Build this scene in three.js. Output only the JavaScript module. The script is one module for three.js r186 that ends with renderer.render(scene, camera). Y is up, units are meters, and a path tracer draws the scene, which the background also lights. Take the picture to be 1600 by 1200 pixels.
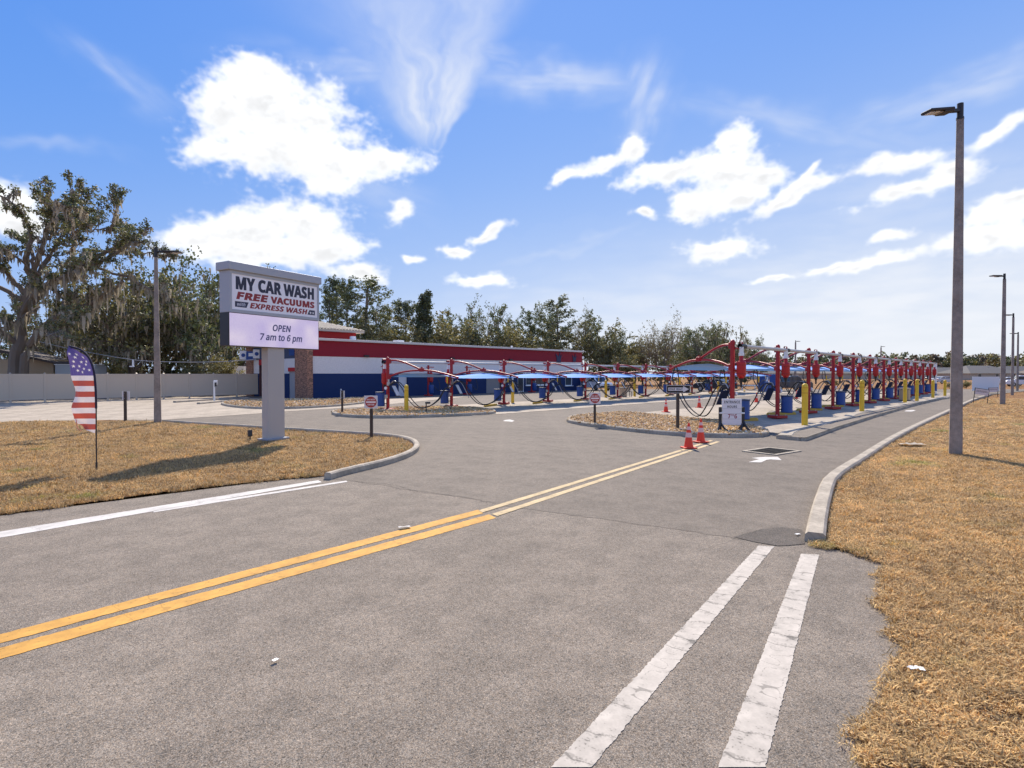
import * as THREE from 'three';
import { mergeGeometries } from 'three/addons/utils/BufferGeometryUtils.js';
import { RoundedBoxGeometry } from 'three/addons/geometries/RoundedBoxGeometry.js';
import { TessellateModifier } from 'three/addons/modifiers/TessellateModifier.js';

// ---------------------------------------------------------------- camera, sky, sun, exposure
const EXPOSURE = 1.4;
const EYE = 2.1, FOC = 900, PITCH = Math.atan(16 / FOC);
const scene = new THREE.Scene();
const camera = new THREE.PerspectiveCamera(2 * Math.atan(600 / FOC) * 180 / Math.PI, 4 / 3, 0.1, 4000);
camera.position.set(0, EYE, 0);
camera.rotation.x = -PITCH;
const renderer = new THREE.WebGLRenderer({ antialias: true });
renderer.setSize(1024, 768);
renderer.toneMapping = THREE.LinearToneMapping;
renderer.toneMappingExposure = EXPOSURE;
renderer.shadowMap.enabled = true;

const SUN_EL = 43 * Math.PI / 180, SUN_AZ = -3.2 * Math.PI / 180;      // azimuth from straight ahead, negative to the left
const sunDir = new THREE.Vector3(Math.sin(SUN_AZ) * Math.cos(SUN_EL), Math.sin(SUN_EL), -Math.cos(SUN_AZ) * Math.cos(SUN_EL));
const sun = new THREE.DirectionalLight(new THREE.Color(1, 0.90, 0.76), 4.8);
sun.position.copy(sunDir).multiplyScalar(200);
sun.castShadow = true;
Object.assign(sun.shadow.camera, { left: -90, right: 90, top: 90, bottom: -90, near: 1, far: 500 });
sun.shadow.mapSize.set(4096, 4096);
scene.add(sun, sun.target);

// ---------------------------------------------------------------- small tools
function RNG(seed) { let s = seed | 0; return () => { s = (s + 0x6d2b79f5) | 0; let t = Math.imul(s ^ (s >>> 15), 1 | s); t = (t + Math.imul(t ^ (t >>> 7), 61 | t)) ^ t; return ((t ^ (t >>> 14)) >>> 0) / 4294967296; }; }
const rnd = RNG(77);
const V = (x, y, z) => new THREE.Vector3(x, y, z);
const lerp = (a, b, t) => a + (b - a) * t, clamp = (x, a, b) => Math.min(b, Math.max(a, x));
const sstep = (a, b, x) => { const t = clamp((x - a) / (b - a), 0, 1); return t * t * (3 - 2 * t); };
const PERM = new Uint8Array(512), GRAD = new Float32Array(768);
{ const r = RNG(5), p = [...Array(256).keys()]; for (let i = 255; i > 0; i--) { const j = Math.floor(r() * (i + 1)); [p[i], p[j]] = [p[j], p[i]]; }
  for (let i = 0; i < 512; i++) PERM[i] = p[i & 255];
  for (let i = 0; i < 256; i++) { const a = r() * 6.283, z = r() * 2 - 1, q = Math.sqrt(1 - z * z); GRAD[i * 3] = q * Math.cos(a); GRAD[i * 3 + 1] = q * Math.sin(a); GRAD[i * 3 + 2] = z; } }
function noise3(x, y, z) {                                               // gradient noise, about -0.7 .. 0.7
  const X = Math.floor(x), Y = Math.floor(y), Z = Math.floor(z); x -= X; y -= Y; z -= Z;
  const u = x * x * x * (x * (x * 6 - 15) + 10), v = y * y * y * (y * (y * 6 - 15) + 10), w = z * z * z * (z * (z * 6 - 15) + 10);
  let s = 0;
  for (let i = 0; i < 8; i++) {
    const a = i & 1, b = (i >> 1) & 1, c = i >> 2, g = PERM[PERM[PERM[(X + a) & 255] + ((Y + b) & 255)] + ((Z + c) & 255)] * 3;
    s += (a ? u : 1 - u) * (b ? v : 1 - v) * (c ? w : 1 - w) * (GRAD[g] * (x - a) + GRAD[g + 1] * (y - b) + GRAD[g + 2] * (z - c));
  }
  return s;
}
function fbm(x, y, z, oct) { let s = 0, a = 0.5; for (let i = 0; i < oct; i++) { s += a * noise3(x, y, z); x = x * 2.03 + 7.1; y = y * 2.03 + 3.7; z = z * 2.03 + 1.3; a *= 0.52; } return s; }
// a pixel of the 1600 x 1200 picture to a direction, to the ground (height y), or to a point at a given depth
const SP = Math.sin(PITCH), CP = Math.cos(PITCH);
function ray(px, py) { const x = (px - 800) / FOC, y = (600 - py) / FOC; return [x, y * CP - SP, -y * SP - CP]; }
function G(px, py, y = 0) { const r = ray(px, py), t = (y - EYE) / r[1]; return [r[0] * t, r[2] * t]; }
function at(px, py, depth) { const r = ray(px, py), t = -depth / r[2]; return V(r[0] * t, EYE + r[1] * t, -depth); }
const GP = (list, y = 0) => list.map(([a, b]) => G(a, b, y));

// ---------------------------------------------------------------- sky texture
{
  // cumulus: x, y, rx, ry, turn (degrees), strength
  const CUM = [[400, 150, 88, 52], [470, 178, 85, 46], [348, 172, 60, 45], [430, 232, 112, 46], [335, 230, 52, 20], [535, 258, 88, 32], [605, 252, 52, 18], [510, 292, 42, 16], [395, 112, 40, 22],
    [300, 372, 62, 22], [380, 362, 82, 34], [470, 350, 74, 34], [505, 386, 58, 28], [400, 396, 130, 20], [15, 322, 50, 34], [8, 350, 60, 20],
    [560, 426, 44, 14], [622, 328, 18, 14], [646, 408, 15, 7], [712, 393, 30, 13], [768, 360, 30, 10, -25, .8], [748, 441, 48, 11],
    [987, 233, 28, 22, -20], [942, 256, 36, 13, -25], [888, 274, 28, 11, -28],
    [1146, 222, 34, 24, -35], [1132, 265, 66, 34, -10], [1092, 322, 46, 22, -15], [1040, 268, 62, 17, -12], [1185, 274, 40, 17, -20], [1152, 308, 42, 20, -20], [1222, 306, 58, 12, -32], [1262, 290, 60, 11, -20], [1262, 270, 30, 8, -50],
    [1130, 391, 56, 20, -10], [1010, 330, 18, 9], [1405, 253, 74, 15, -8], [1440, 292, 92, 14, -14], [1500, 262, 46, 13, -12], [1572, 203, 60, 12, -32], [1390, 368, 28, 9, -8], [1370, 408, 76, 10, -14], [1562, 332, 66, 22, -14], [1548, 372, 80, 20, -8], [1590, 300, 40, 12, -20], [1300, 420, 40, 6, -12], [1210, 438, 40, 5]];
  // thin high cloud: x, y, rx, ry, turn, strength
  const CIR = [[860, 124, 120, 26, 3, .6], [1010, 140, 34, 50, 22, .5], [995, 190, 30, 60, 10, .4], [560, 120, 110, 26, -6, .35], [760, 78, 60, 20, 10, .5], [1230, 190, 190, 20, 12, .3], [1490, 150, 160, 22, -18, .4], [1560, 110, 90, 20, -20, .3], [180, 115, 90, 22, 38, .28], [1400, 500, 460, 120, -3, .8], [1150, 520, 420, 70, -4, .7], [1500, 430, 260, 60, -8, .7], [1250, 440, 200, 30, -8, .5], [950, 470, 240, 40, -5, .45], [560, 100, 150, 26, 6, .3], [1400, 300, 220, 70, -8, .3], [60, 228, 90, 9, 4, .3], [900, 385, 120, 12, -14, .25], [560, 290, 90, 30, 20, .3]];
  const W = 4096, H = 2048, data = new Float32Array(W * H * 4);
  const prep = (L) => L.map(([x, y, rx, ry, a = 0, s = 1]) => [x, y, rx, ry, Math.cos(a * Math.PI / 180), Math.sin(a * Math.PI / 180), s]);
  const cum = prep(CUM), cir = prep(CIR);
  const K = 1 / EXPOSURE;
  for (let row = 0; row < H; row++) {
    const el = ((row + 0.5) / H - 0.5) * Math.PI, sy = Math.sin(el), cy = Math.cos(el), e = el * 180 / Math.PI;
    if (e < -1.2) { for (let col = 0; col < W; col++) { const o = (row * W + col) * 4; data[o] = .26 * K; data[o + 1] = .22 * K; data[o + 2] = .17 * K; data[o + 3] = 1; } continue; }
    const fine = e < 40;
    for (let col = 0; col < W; col++) {
      const az = ((col + 0.5) / W - 0.5) * 2 * Math.PI, x = Math.cos(az) * cy, z = Math.sin(az) * cy;
      const cosSun = x * sunDir.x + sy * sunDir.y + z * sunDir.z;
      // clear air: deep above, pale at the horizon, brighter towards the sun
      const side = 0.5 + 0.5 * x / Math.max(cy, .01), t = Math.pow(clamp(e / 52, 0, 1), 0.68), h = Math.exp(-Math.pow(Math.max(e, 0) / lerp(9, 16, side), 1.5));
      let r = lerp(.24, .012, t) + .06 * side, g = lerp(.49, .185, t) + .07 * side, b = lerp(.95, .80, t) + .05 * side;
      const hz = clamp(h * (0.34 + .95 * side), 0, 1); r = lerp(r, .80, hz); g = lerp(g, .85, hz); b = lerp(b, .93, hz);
      const glow = Math.pow(Math.max(0, cosSun), 8) * .1; r += glow; g += glow * .96; b += glow * .6;
      // clouds
      let dens = 0, thin = 0, body = 0;
      const front = -z * CP - sy * SP;
      let px = 1e5, py = 1e5;
      if (front > 0.25) { px = 800 + FOC * x / front; py = 600 - FOC * (sy * CP - z * SP) / front; }
      const inView = px > -60 && px < 1660 && py > -80 && py < 620;
      const nx = x * 7, ny = sy * 9, nz = z * 7;
      if (inView) {
        const w1 = fbm(nx * 2.2, ny * 2.2, nz * 2.2, 3), w2 = fbm(nx * 2.2 + 31, ny * 2.2, nz * 2.2 + 9, 3);
        const qx = px + w1 * 46, qy = py + w2 * 34;
        let f = -3, under = 0, best = -9;
        for (const c of cum) {
          const dx = qx - c[0], dy = qy - c[1]; if (Math.abs(dx) > 300 || Math.abs(dy) > 160) continue;
          const u = (dx * c[4] + dy * c[5]) / c[2], v = (-dx * c[5] + dy * c[4]) / c[3], d = 1 - Math.sqrt(u * u + v * v); if (d > best) { best = d; under = v; } else if (d > best - .3) under = lerp(under, v, .3);
          f = f < -2.5 ? d : Math.max(f, d) + 0.22 * Math.max(0, .6 - Math.abs(f - d));
        }
        if (f > -1.2) { const n = .85 * fbm(nx * 4.2, ny * 5, nz * 4.2, 4) + .42 * fbm(nx * 14, ny * 16, nz * 14, 4); const q = f + n * 1.35; dens = q > -.42 ? 1 - Math.exp(-3 * Math.pow(Math.max(0, q + .42), 2.3) * (1 + 1.6 * Math.max(0, f))) : 0; body = clamp(f + n * .7, 0, 1) * sstep(-.7, .7, under + n * 1.2); }
        { const ax = px - 674 + w1 * 26, ay = 238 - py + w2 * 26; if (ay > -12 && ay < 300) { const rad = Math.hypot(ax, ay), an = Math.atan2(ax, ay + 14); if (an > -.95 && an < .8) { const n = fbm(an * 5 + w2 * 1.5 + 3, rad * .011 + w1, 5.5, 5), win = sstep(-.95, -.1, an) * (1 - sstep(.36, .62, an)); thin = Math.max(thin, clamp(win * sstep(-10, 60, rad) * (1 - .45 * sstep(90, 230, rad)) * (.58 + n * .8), 0, .85)); } } }
        for (const c of cir) {
          const dx = px - c[0] + w1 * 70, dy = py - c[1] + w2 * 50; if (Math.abs(dx) > 900 || Math.abs(dy) > 340) continue;
          const u = (dx * c[4] + dy * c[5]) / c[2], v = (-dx * c[5] + dy * c[4]) / c[3], d = Math.exp(-(u * u + v * v) * 1.1);
          if (d < .02) continue;
          const along = c[2] > c[3] ? [px * c[4] + py * c[5], (-px * c[5] + py * c[4])] : [(-px * c[5] + py * c[4]), px * c[4] + py * c[5]];
          const n = fbm(along[0] * .008, along[1] * .045, c[0] * .1, 5);
          thin = Math.max(thin, c[6] * d * clamp(.72 + n * 1.7, 0, 1));
        }
      }
      // the same kinds of cloud all round the rest of the sky
      const off = inView ? sstep(0, 60, Math.max(0 - px, px - 1600, 0 - py, 0)) : 1;
      if (off > 0 && e > 0) {
        const k = 1 / (sy + 0.12), n = fbm(x * k * 1.1 + 5, 2.7, z * k * 1.1, fine ? 6 : 5), m = fbm(x * k * .45, 9.2, z * k * .45, 4);
        dens = Math.max(dens, off * sstep(.04, .34, n + .35 * m + .0)); body = Math.max(body, n * 2);
        thin = Math.max(thin, off * .5 * sstep(-.05, .4, fbm(x * k * .5, 4.4, z * k * 1.6, 4)));
      }
      if (thin > 0) { r = lerp(r, .9, thin); g = lerp(g, .93, thin); b = lerp(b, .99, thin); }
      if (dens > 0) {
        const soft = clamp(body, 0, 1), lit = 1.12 - .22 * sstep(.05, .85, soft) + .24 * fbm(nx * 2.4, ny * 3, nz * 2.4, 4);
        r = lerp(r, .99 * lit, dens); g = lerp(g, 1.0 * lit, dens); b = lerp(b, 1.02 * lit, dens);
      }
      const o = (row * W + col) * 4;
      data[o] = r * K; data[o + 1] = g * K; data[o + 2] = b * K; data[o + 3] = 1;
    }
  }
  const tex = new THREE.DataTexture(data, W, H, THREE.RGBAFormat, THREE.FloatType);
  tex.mapping = THREE.EquirectangularReflectionMapping; tex.magFilter = tex.minFilter = THREE.LinearFilter; tex.needsUpdate = true;
  scene.background = tex; scene.environment = tex;
}

// ---------------------------------------------------------------- materials
const col = (r, g, b) => new THREE.Color().setRGB(r, g, b);
const mat = (r, g, b, rough = .8, extra = {}) => new THREE.MeshStandardMaterial({ color: col(r, g, b), roughness: rough, ...extra });
function dataTex(n, f, srgb, rep) {                                     // f(x, y) -> [r, g, b] 0..1
  const d = new Uint8Array(n * n * 4);
  for (let y = 0; y < n; y++) for (let x = 0; x < n; x++) { const c = f(x, y), o = (y * n + x) * 4; d[o] = clamp(c[0], 0, 1) * 255; d[o + 1] = clamp(c[1], 0, 1) * 255; d[o + 2] = clamp(c[2], 0, 1) * 255; d[o + 3] = 255; }
  const t = new THREE.DataTexture(d, n, n, THREE.RGBAFormat); t.wrapS = t.wrapT = THREE.RepeatWrapping; t.magFilter = t.minFilter = THREE.LinearFilter;
  if (srgb) t.colorSpace = THREE.SRGBColorSpace; t.needsUpdate = true; if (rep) t.repeat.set(rep, rep); return t;
}
function tileNoise(n, cells, seed) {                                    // tileable value noise table
  const r = RNG(seed), g = new Float32Array(cells * cells).map(() => r());
  return (x, y) => { const u = x / n * cells, v = y / n * cells, i = Math.floor(u), j = Math.floor(v), a = u - i, b = v - j, s = a * a * (3 - 2 * a), t = b * b * (3 - 2 * b), q = (p, w) => g[((w % cells) + cells) % cells * cells + ((p % cells) + cells) % cells];
    return lerp(lerp(q(i, j), q(i + 1, j), s), lerp(q(i, j + 1), q(i + 1, j + 1), s), t); };
}
function asphaltTextures(seed, contrast, size) {
  const n = 1024, a = tileNoise(n, 512, seed), b = tileNoise(n, 256, seed + 1), c = tileNoise(n, 40, seed + 2), d = tileNoise(n, 7, seed + 3), h = new Float32Array(n * n);
  const m = dataTex(n, (x, y) => {
    const s = a(x, y), k = b(x, y); let v = .62 + contrast * (.42 * (s - .5) + .3 * (k - .5)) + .07 * (c(x, y) - .5) + .08 * (d(x, y) - .5);
    if (s > .88) v += .24 * contrast; if (k < .12) v -= .2 * contrast;
    h[y * n + x] = .5 + .8 * (s - .5) * .5 + .4 * (k - .5); const w = (b(y, x) - .5) * .05; return [v + w, v, v - w * 1.2]; }, true, 1 / size);
  const bump = dataTex(n, (x, y) => { const v = h[y * n + x]; return [v, v, v]; }, false, 1 / size);
  return { map: m, bumpMap: bump };
}
const AS1 = asphaltTextures(11, .82, 1.7), AS2 = asphaltTextures(23, .55, 2.1);
const M = {};
M.road = new THREE.MeshStandardMaterial({ color: col(.53, .435, .335), roughness: .95, vertexColors: true, ...AS1, bumpScale: .003 });
M.lot = new THREE.MeshStandardMaterial({ color: col(.45, .37, .285), roughness: .95, vertexColors: true, ...AS2, bumpScale: .002 });
{ const n = 512, a = tileNoise(n, 256, 41), b = tileNoise(n, 40, 42), c = tileNoise(n, 6, 43);
  const f = (x, y) => .84 + .12 * (a(x, y) - .5) + .12 * (b(x, y) - .5) + .12 * (c(x, y) - .5);
  const t = dataTex(n, (x, y) => { const v = f(x, y); return [v, v, v]; }, true, 1 / 2.3), bm = dataTex(n, (x, y) => { const v = a(x, y); return [v, v, v]; }, false, 1 / 2.3);
  M.concrete = new THREE.MeshStandardMaterial({ color: col(.52, .435, .335), roughness: .9, map: t, bumpMap: bm, bumpScale: .002, vertexColors: true });
  M.kerb = new THREE.MeshStandardMaterial({ color: col(.56, .48, .37), roughness: .9, map: t, bumpMap: bm, bumpScale: .003 });
  M.pole = new THREE.MeshStandardMaterial({ color: col(.40, .345, .295), roughness: .85, map: t, bumpMap: bm, bumpScale: .003 });
  const t2 = dataTex(n, (x, y) => { const v = .93 + .05 * (a(x, y) - .5) + .05 * (b(x, y) - .5); return [v, v, v]; }, true, 1 / 2.3); M.stucco = (r, g, b2) => new THREE.MeshStandardMaterial({ color: col(r, g, b2), roughness: .85, map: t2, bumpMap: bm, bumpScale: .004 }); }
{ const n = 1024, a = tileNoise(n, 512, 51), b = tileNoise(n, 128, 52), c = tileNoise(n, 24, 53), d = tileNoise(n, 6, 54);
  const t = dataTex(n, (x, y) => { const s = a(x, y), k = b(x, y), v = .5 + .5 * (s - .5) + .35 * (k - .5) + .22 * (c(x, y) - .5), w = d(x, y) - .5; return [v * 1.12 + .04 * w, v * .98, v * .8 - .04 * w]; }, true, 1 / 3.3);
  const bm = dataTex(n, (x, y) => { const v = .5 * a(x, y) + .5 * b(x, y); return [v, v, v]; }, false, 1 / 3.3);
  M.turf = new THREE.MeshStandardMaterial({ color: col(.82, .52, .215), roughness: 1, map: t, bumpMap: bm, bumpScale: .03, vertexColors: true });
  M.gravelBed = new THREE.MeshStandardMaterial({ color: col(.8, .46, .18), roughness: 1, map: t, bumpMap: bm, bumpScale: .02, vertexColors: true }); }
function wornPaint(r, g, b, wear, seed) {
  const n = 512, a = tileNoise(n, 256, seed), c = tileNoise(n, 60, seed + 1), d = tileNoise(n, 14, seed + 2), e = tileNoise(n, 34, seed + 3), rr = RNG(seed), cuts = [...Array(Math.round(wear > 1 ? 7 : 3))].map(() => [rr() * n, rr() * 6.3, .6 + rr() * .5]);
  const t = dataTex(n, (x, y) => { const v = .5 * a(x, y) + .3 * c(x, y) + .25 * d(x, y); let k = .9 + .1 * (a(x, y) - .5) + .16 * (c(x, y) - .5) + .2 * (d(x, y) - .5);
    for (const [cx, ph, w] of cuts) { const dd = Math.abs(x - cx - 9 * Math.sin(y * .031 + ph) - 14 * (e(x, y) - .5)); if (dd < 1.3 * w) k *= wear > 1 ? .5 : .78; else if (dd < 7 && v < .42) k *= .8; }
    if (Math.abs(e(x, y) - .5) < .012 * wear && d(x, y) > .55) k *= .6; if (v < .2 * wear) k *= .55;
    return [Math.sqrt(k) * .98, Math.sqrt(k) * .98, Math.sqrt(k) * .98]; }, true, 1 / 2.6);
  return new THREE.MeshStandardMaterial({ color: col(r, g, b), roughness: .85, map: t });
}
M.white = wornPaint(.66, .62, .56, .5, 61); M.whiteOld = wornPaint(.55, .49, .41, 1.1, 66); M.yellow = wornPaint(.66, .34, .06, .8, 71); M.cream = wornPaint(.60, .45, .24, .9, 75);
M.red = mat(.36, .010, .014, .45); M.redCan = mat(.45, .008, .010, .4); M.redMaroon = M.stucco(.30, .012, .028); M.redBright = M.stucco(.55, .03, .03);
M.wallWhite = M.stucco(.84, .82, .80); M.wallBlue = M.stucco(.006, .03, .125); M.coping = mat(.62, .58, .54, .6);
M.black = mat(.02, .02, .022, .5); M.rubber = mat(.03, .03, .032, .65); M.dark = mat(.03, .027, .025, .6); M.brownPost = mat(.055, .042, .032, .7);
M.asphaltEdge = mat(.085, .074, .063, .95); M.grate = mat(.012, .011, .011, .9); M.pvc = mat(.5, .47, .42, .5); M.plasticWhite = mat(.8, .8, .78, .5); M.blueBin = mat(.014, .065, .26, .5); M.navy = mat(.015, .03, .08, .5);
M.yellowPlastic = mat(.78, .50, .03, .5); M.stop = mat(.52, .34, .06, .85); M.grey = mat(.32, .33, .35, .6); M.signGrey = mat(.39, .41, .44, .5); M.steel = mat(.45, .46, .48, .35, { metalness: .8 });
M.cone = mat(.86, .05, .015, .55); M.reflect = mat(.82, .5, .44, .4); M.orangeDark = mat(.6, .04, .012, .6);
M.sail = new THREE.MeshPhysicalMaterial({ color: col(.08, .29, .72), roughness: .95, transmission: .2, thickness: 0 });
M.tan = M.stucco(.56, .42, .27); M.vinyl = mat(.56, .46, .35, .55); M.glass = mat(.05, .06, .07, .06); M.tyre = mat(.02, .02, .02, .8);
M.bark = new THREE.MeshStandardMaterial({ color: col(.2, .16, .125), roughness: 1 }); M.barkPale = mat(.2, .16, .125, 1);
M.leaf = new THREE.MeshPhysicalMaterial({ color: col(1, 1, 1), roughness: .75, vertexColors: true, transmission: .4, thickness: 0 });
M.moss = new THREE.MeshPhysicalMaterial({ color: col(1, 1, 1), roughness: 1, vertexColors: true, transmission: .3, thickness: 0 });
{ const n = 512, jit = RNG(81), shade = [...Array(2000)].map(() => .7 + .6 * jit());
  const a = tileNoise(n, 256, 82);
  const t = dataTex(n, (x, y) => { const r = Math.floor(y / 16), bx = Math.floor((x + (r % 2) * 16) / 32), j = (y % 16) < 2 || ((x + (r % 2) * 16) % 32) < 2, s = shade[(r * 37 + (bx % 16) * 11) % 2000] + .3 * (a(x, y) - .5); return j ? [.62, .56, .5] : [.56 * s, .40 * s, .32 * s]; }, true, 1 / 2.2);
  M.brick = new THREE.MeshStandardMaterial({ color: col(1, 1, 1), roughness: .9, map: t }); }

// ---------------------------------------------------------------- building tools
const used = {};
function numbered(name) { if (!(name in used)) { used[name] = 0; return name; } used[name]++; return `${name}_${String(used[name]).padStart(3, '0')}`; }
function tag(o, label, category, group, kind) { if (label) o.userData.label = label; if (category) o.userData.category = category; if (group) o.userData.group = group; if (kind) o.userData.kind = kind; return o; }
function thing(name, label, category, [x, y, z], turn = 0, group) { const o = new THREE.Group(); o.name = numbered(name); o.position.set(x, y, z); o.rotation.y = turn; scene.add(o); return tag(o, label, category, group); }
function mesh(name, geo, m, parent) { const o = new THREE.Mesh(Array.isArray(geo) ? mergeGeometries(geo.map(plain)) : geo, m); o.name = parent ? name : numbered(name); o.castShadow = o.receiveShadow = true; (parent || scene).add(o); return o; }
function plain(g) { let q = g.index ? g.toNonIndexed() : g; if (!q.attributes.normal) q.computeVertexNormals(); if (!q.attributes.uv) q.setAttribute('uv', new THREE.BufferAttribute(new Float32Array(q.attributes.position.count * 2), 2)); for (const k of Object.keys(q.attributes)) if (!['position', 'normal', 'uv'].includes(k)) q.deleteAttribute(k); return q; }
function copy(o, name, label, [x, y, z], turn) { const c = o.clone(); c.name = numbered(name); c.userData = { ...o.userData, label: label || o.userData.label }; c.position.set(x, y, z); if (turn !== undefined) c.rotation.set(0, turn, 0); scene.add(c); return c; }
const box = (w, h, d, x = 0, y = 0, z = 0, r = 0) => { const g = r ? new RoundedBoxGeometry(w, h, d, 2, r) : new THREE.BoxGeometry(w, h, d); metreUV(g, w, h, d); g.translate(x, y, z); return g; };
function metreUV(g) { const p = g.attributes.position, n = g.attributes.normal, u = g.attributes.uv; for (let i = 0; i < p.count; i++) { const ax = Math.abs(n.getX(i)), ay = Math.abs(n.getY(i)), az = Math.abs(n.getZ(i)); if (ay >= ax && ay >= az) u.setXY(i, p.getX(i), p.getZ(i)); else if (ax >= az) u.setXY(i, p.getZ(i), p.getY(i)); else u.setXY(i, p.getX(i), p.getY(i)); } return g; }
const cyl = (r0, r1, h, x = 0, y = 0, z = 0, seg = 16) => new THREE.CylinderGeometry(r1, r0, h, seg).translate(x, y, z);   // r0 below, r1 above
function tube(pts, r, seg = 24, sides = 8, closed = false) { return new THREE.TubeGeometry(new THREE.CatmullRomCurve3(pts.map((p) => V(...p)), closed, 'centripetal'), seg, r, sides, closed); }
function shapeOf(pts) { const s = new THREE.Shape(); pts.forEach(([x, y], i) => (i ? s.lineTo(x, y) : s.moveTo(x, y))); s.closePath(); return s; }
function plate(pts, depth, bevel = 0) { return new THREE.ExtrudeGeometry(shapeOf(pts), { depth, bevelEnabled: bevel > 0, bevelThickness: bevel, bevelSize: bevel, bevelSegments: 2, steps: 1 }); }
// a flat sheet of ground: outline in x, z; finely cut so that its colour can vary
function sheet(name, pts, y, m, edge = 2, tint = null, bumpy = 0, along = null) {
  let g = new THREE.ShapeGeometry(shapeOf(pts.map(([x, z]) => [x, -z])));
  g = g.toNonIndexed(); if (tint || bumpy) g = new TessellateModifier(edge, 14).modify(g);
  g.rotateX(-Math.PI / 2);
  const p = g.attributes.position, c = new Float32Array(p.count * 3), uv = new Float32Array(p.count * 2);
  for (let i = 0; i < p.count; i++) { const x = p.getX(i), z = p.getZ(i), t = tint ? tint(x, z) : [1, 1, 1]; c[i * 3] = t[0]; c[i * 3 + 1] = t[1]; c[i * 3 + 2] = t[2]; if (along) { const [A, B] = along, l = Math.hypot(B[0] - A[0], B[1] - A[1]), tx = (B[0] - A[0]) / l, tz = (B[1] - A[1]) / l; uv[i * 2] = (x - A[0]) * tx + (z - A[1]) * tz; uv[i * 2 + 1] = (z - A[1]) * tx - (x - A[0]) * tz; } else { uv[i * 2] = x; uv[i * 2 + 1] = z; } if (bumpy) p.setY(i, bumpy * fbm(x * .6, 1.5, z * .6, 3)); }
  g.setAttribute('color', new THREE.BufferAttribute(c, 3)); g.setAttribute('uv', new THREE.BufferAttribute(uv, 2)); g.computeVertexNormals();
  const o = mesh(name, g, m); o.position.y = y; o.userData.kind = 'structure'; return o;
}
// a kerb swept along a path (x, z), its width to the left of the path
function kerbGeo(path, w, h, closed = false, base = -.02) {
  const P = path.map(([x, z]) => new THREE.Vector2(x, z)), n = P.length, pos = [], uv = [], prof = [[0, base], [.012, h - .035], [.045, h], [w - .03, h], [w, h - .03], [w, base]];
  let run = 0; const rings = P.map((p, i) => {
    const a = closed ? P[(i + n - 1) % n] : P[Math.max(0, i - 1)], b = closed ? P[(i + 1) % n] : P[Math.min(n - 1, i + 1)], t = b.clone().sub(a).normalize(), l = new THREE.Vector2(t.y, -t.x); if (i) run += p.distanceTo(P[i - 1]);
    return prof.map(([u, v]) => [p.x + l.x * u, v, p.y + l.y * u, run, u + v]); });
  const quad = (a, b, c, d) => { for (const q of [a, b, c, a, c, d]) { pos.push(q[0], q[1], q[2]); uv.push(q[3], q[4]); } };
  for (let i = 0; i < (closed ? n : n - 1); i++) for (let k = 0; k < prof.length - 1; k++) quad(rings[i][k], rings[(i + 1) % n][k], rings[(i + 1) % n][k + 1], rings[i][k + 1]);
  if (!closed) for (const r of [rings[0], rings[n - 1]]) for (let k = 1; k < prof.length - 1; k++) { for (const q of [r[0], r[k], r[k + 1]]) { pos.push(q[0], q[1], q[2]); uv.push(q[3], q[4]); } }
  const g = new THREE.BufferGeometry(); g.setAttribute('position', new THREE.Float32BufferAttribute(pos, 3)); g.setAttribute('uv', new THREE.Float32BufferAttribute(uv, 2)); g.computeVertexNormals(); return g;
}
function smooth(path, n = 40, closed = false) { return new THREE.CatmullRomCurve3(path.map(([x, z]) => V(x, 0, z)), closed, 'centripetal').getSpacedPoints(n).slice(0, closed ? -1 : undefined).map((p) => [p.x, p.z]); }
function kerb(path, w, h, closed) { const o = mesh('kerb', kerbGeo(path, w, h, closed), M.kerb); o.userData.kind = 'structure'; return o; }
function strip(name, a0, a1, b0, b1, y, m, ragged = 0, seed = 1, n = 60) {      // a painted line from edge a0-a1 to edge b0-b1 (x, z), edges a little uneven
  const L = [], R = [], r = RNG(seed);
  for (let i = 0; i <= n; i++) { const t = i / n; L.push([lerp(a0[0], b0[0], t) + ragged * (r() - .5), lerp(a0[1], b0[1], t) + ragged * (r() - .5)]); R.push([lerp(a1[0], b1[0], t) + ragged * (r() - .5), lerp(a1[1], b1[1], t) + ragged * (r() - .5)]); }
  return sheet(name, [...L, ...R.reverse()], y, m, 2, null, 0, [a0, b0]);
}
function canvasTex(w, h, draw, opts = {}) { const c = document.createElement('canvas'); c.width = w; c.height = h; const g = c.getContext('2d'); draw(g, w, h); const t = new THREE.CanvasTexture(c); t.colorSpace = THREE.SRGBColorSpace; return t; }
function face(w, h) { return new THREE.PlaneGeometry(w, h); }
const ORD = ['nearest', 'second', 'third', 'fourth', 'fifth', 'sixth', 'seventh', 'eighth', 'ninth', 'tenth', 'eleventh', 'twelfth'];

// ---------------------------------------------------------------- ground
const DX = .682, DZ = -.731, NX = .731, NZ = .682;                       // along the vacuum rows and the long wall; across them, towards the camera
const RD = (o, s, p) => [o[0] + DX * s + NX * p, o[1] + DZ * s + NZ * p];
const patch = (k, amp, seed) => (x, z) => { const v = 1 + amp * fbm(x * k, seed, z * k, 4) * 2; return [v, v, v]; };
const ROAD_EDGE = [[1286, 855], [1330, 864], [1362, 873], [1390, 884], [1384, 905], [1386, 930], [1390, 952], [1404, 985], [1416, 1012], [1400, 1035], [1408, 1060], [1380, 1085], [1372, 1110], [1370, 1133], [1362, 1165], [1350, 1200]];
const SEAM = [[505, 747], [550, 752], [650, 767], [750, 782], [800, 793], [880, 804], [965, 815], [1060, 828], [1150, 842], [1215, 853], [1257, 850]];
const RIGHT_KERB_L = [[1256, 846], [1263, 815], [1276, 775], [1288, 752], [1341, 717], [1386, 689], [1420, 671], [1482, 642], [1520, 625], [1546, 617]];
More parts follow.
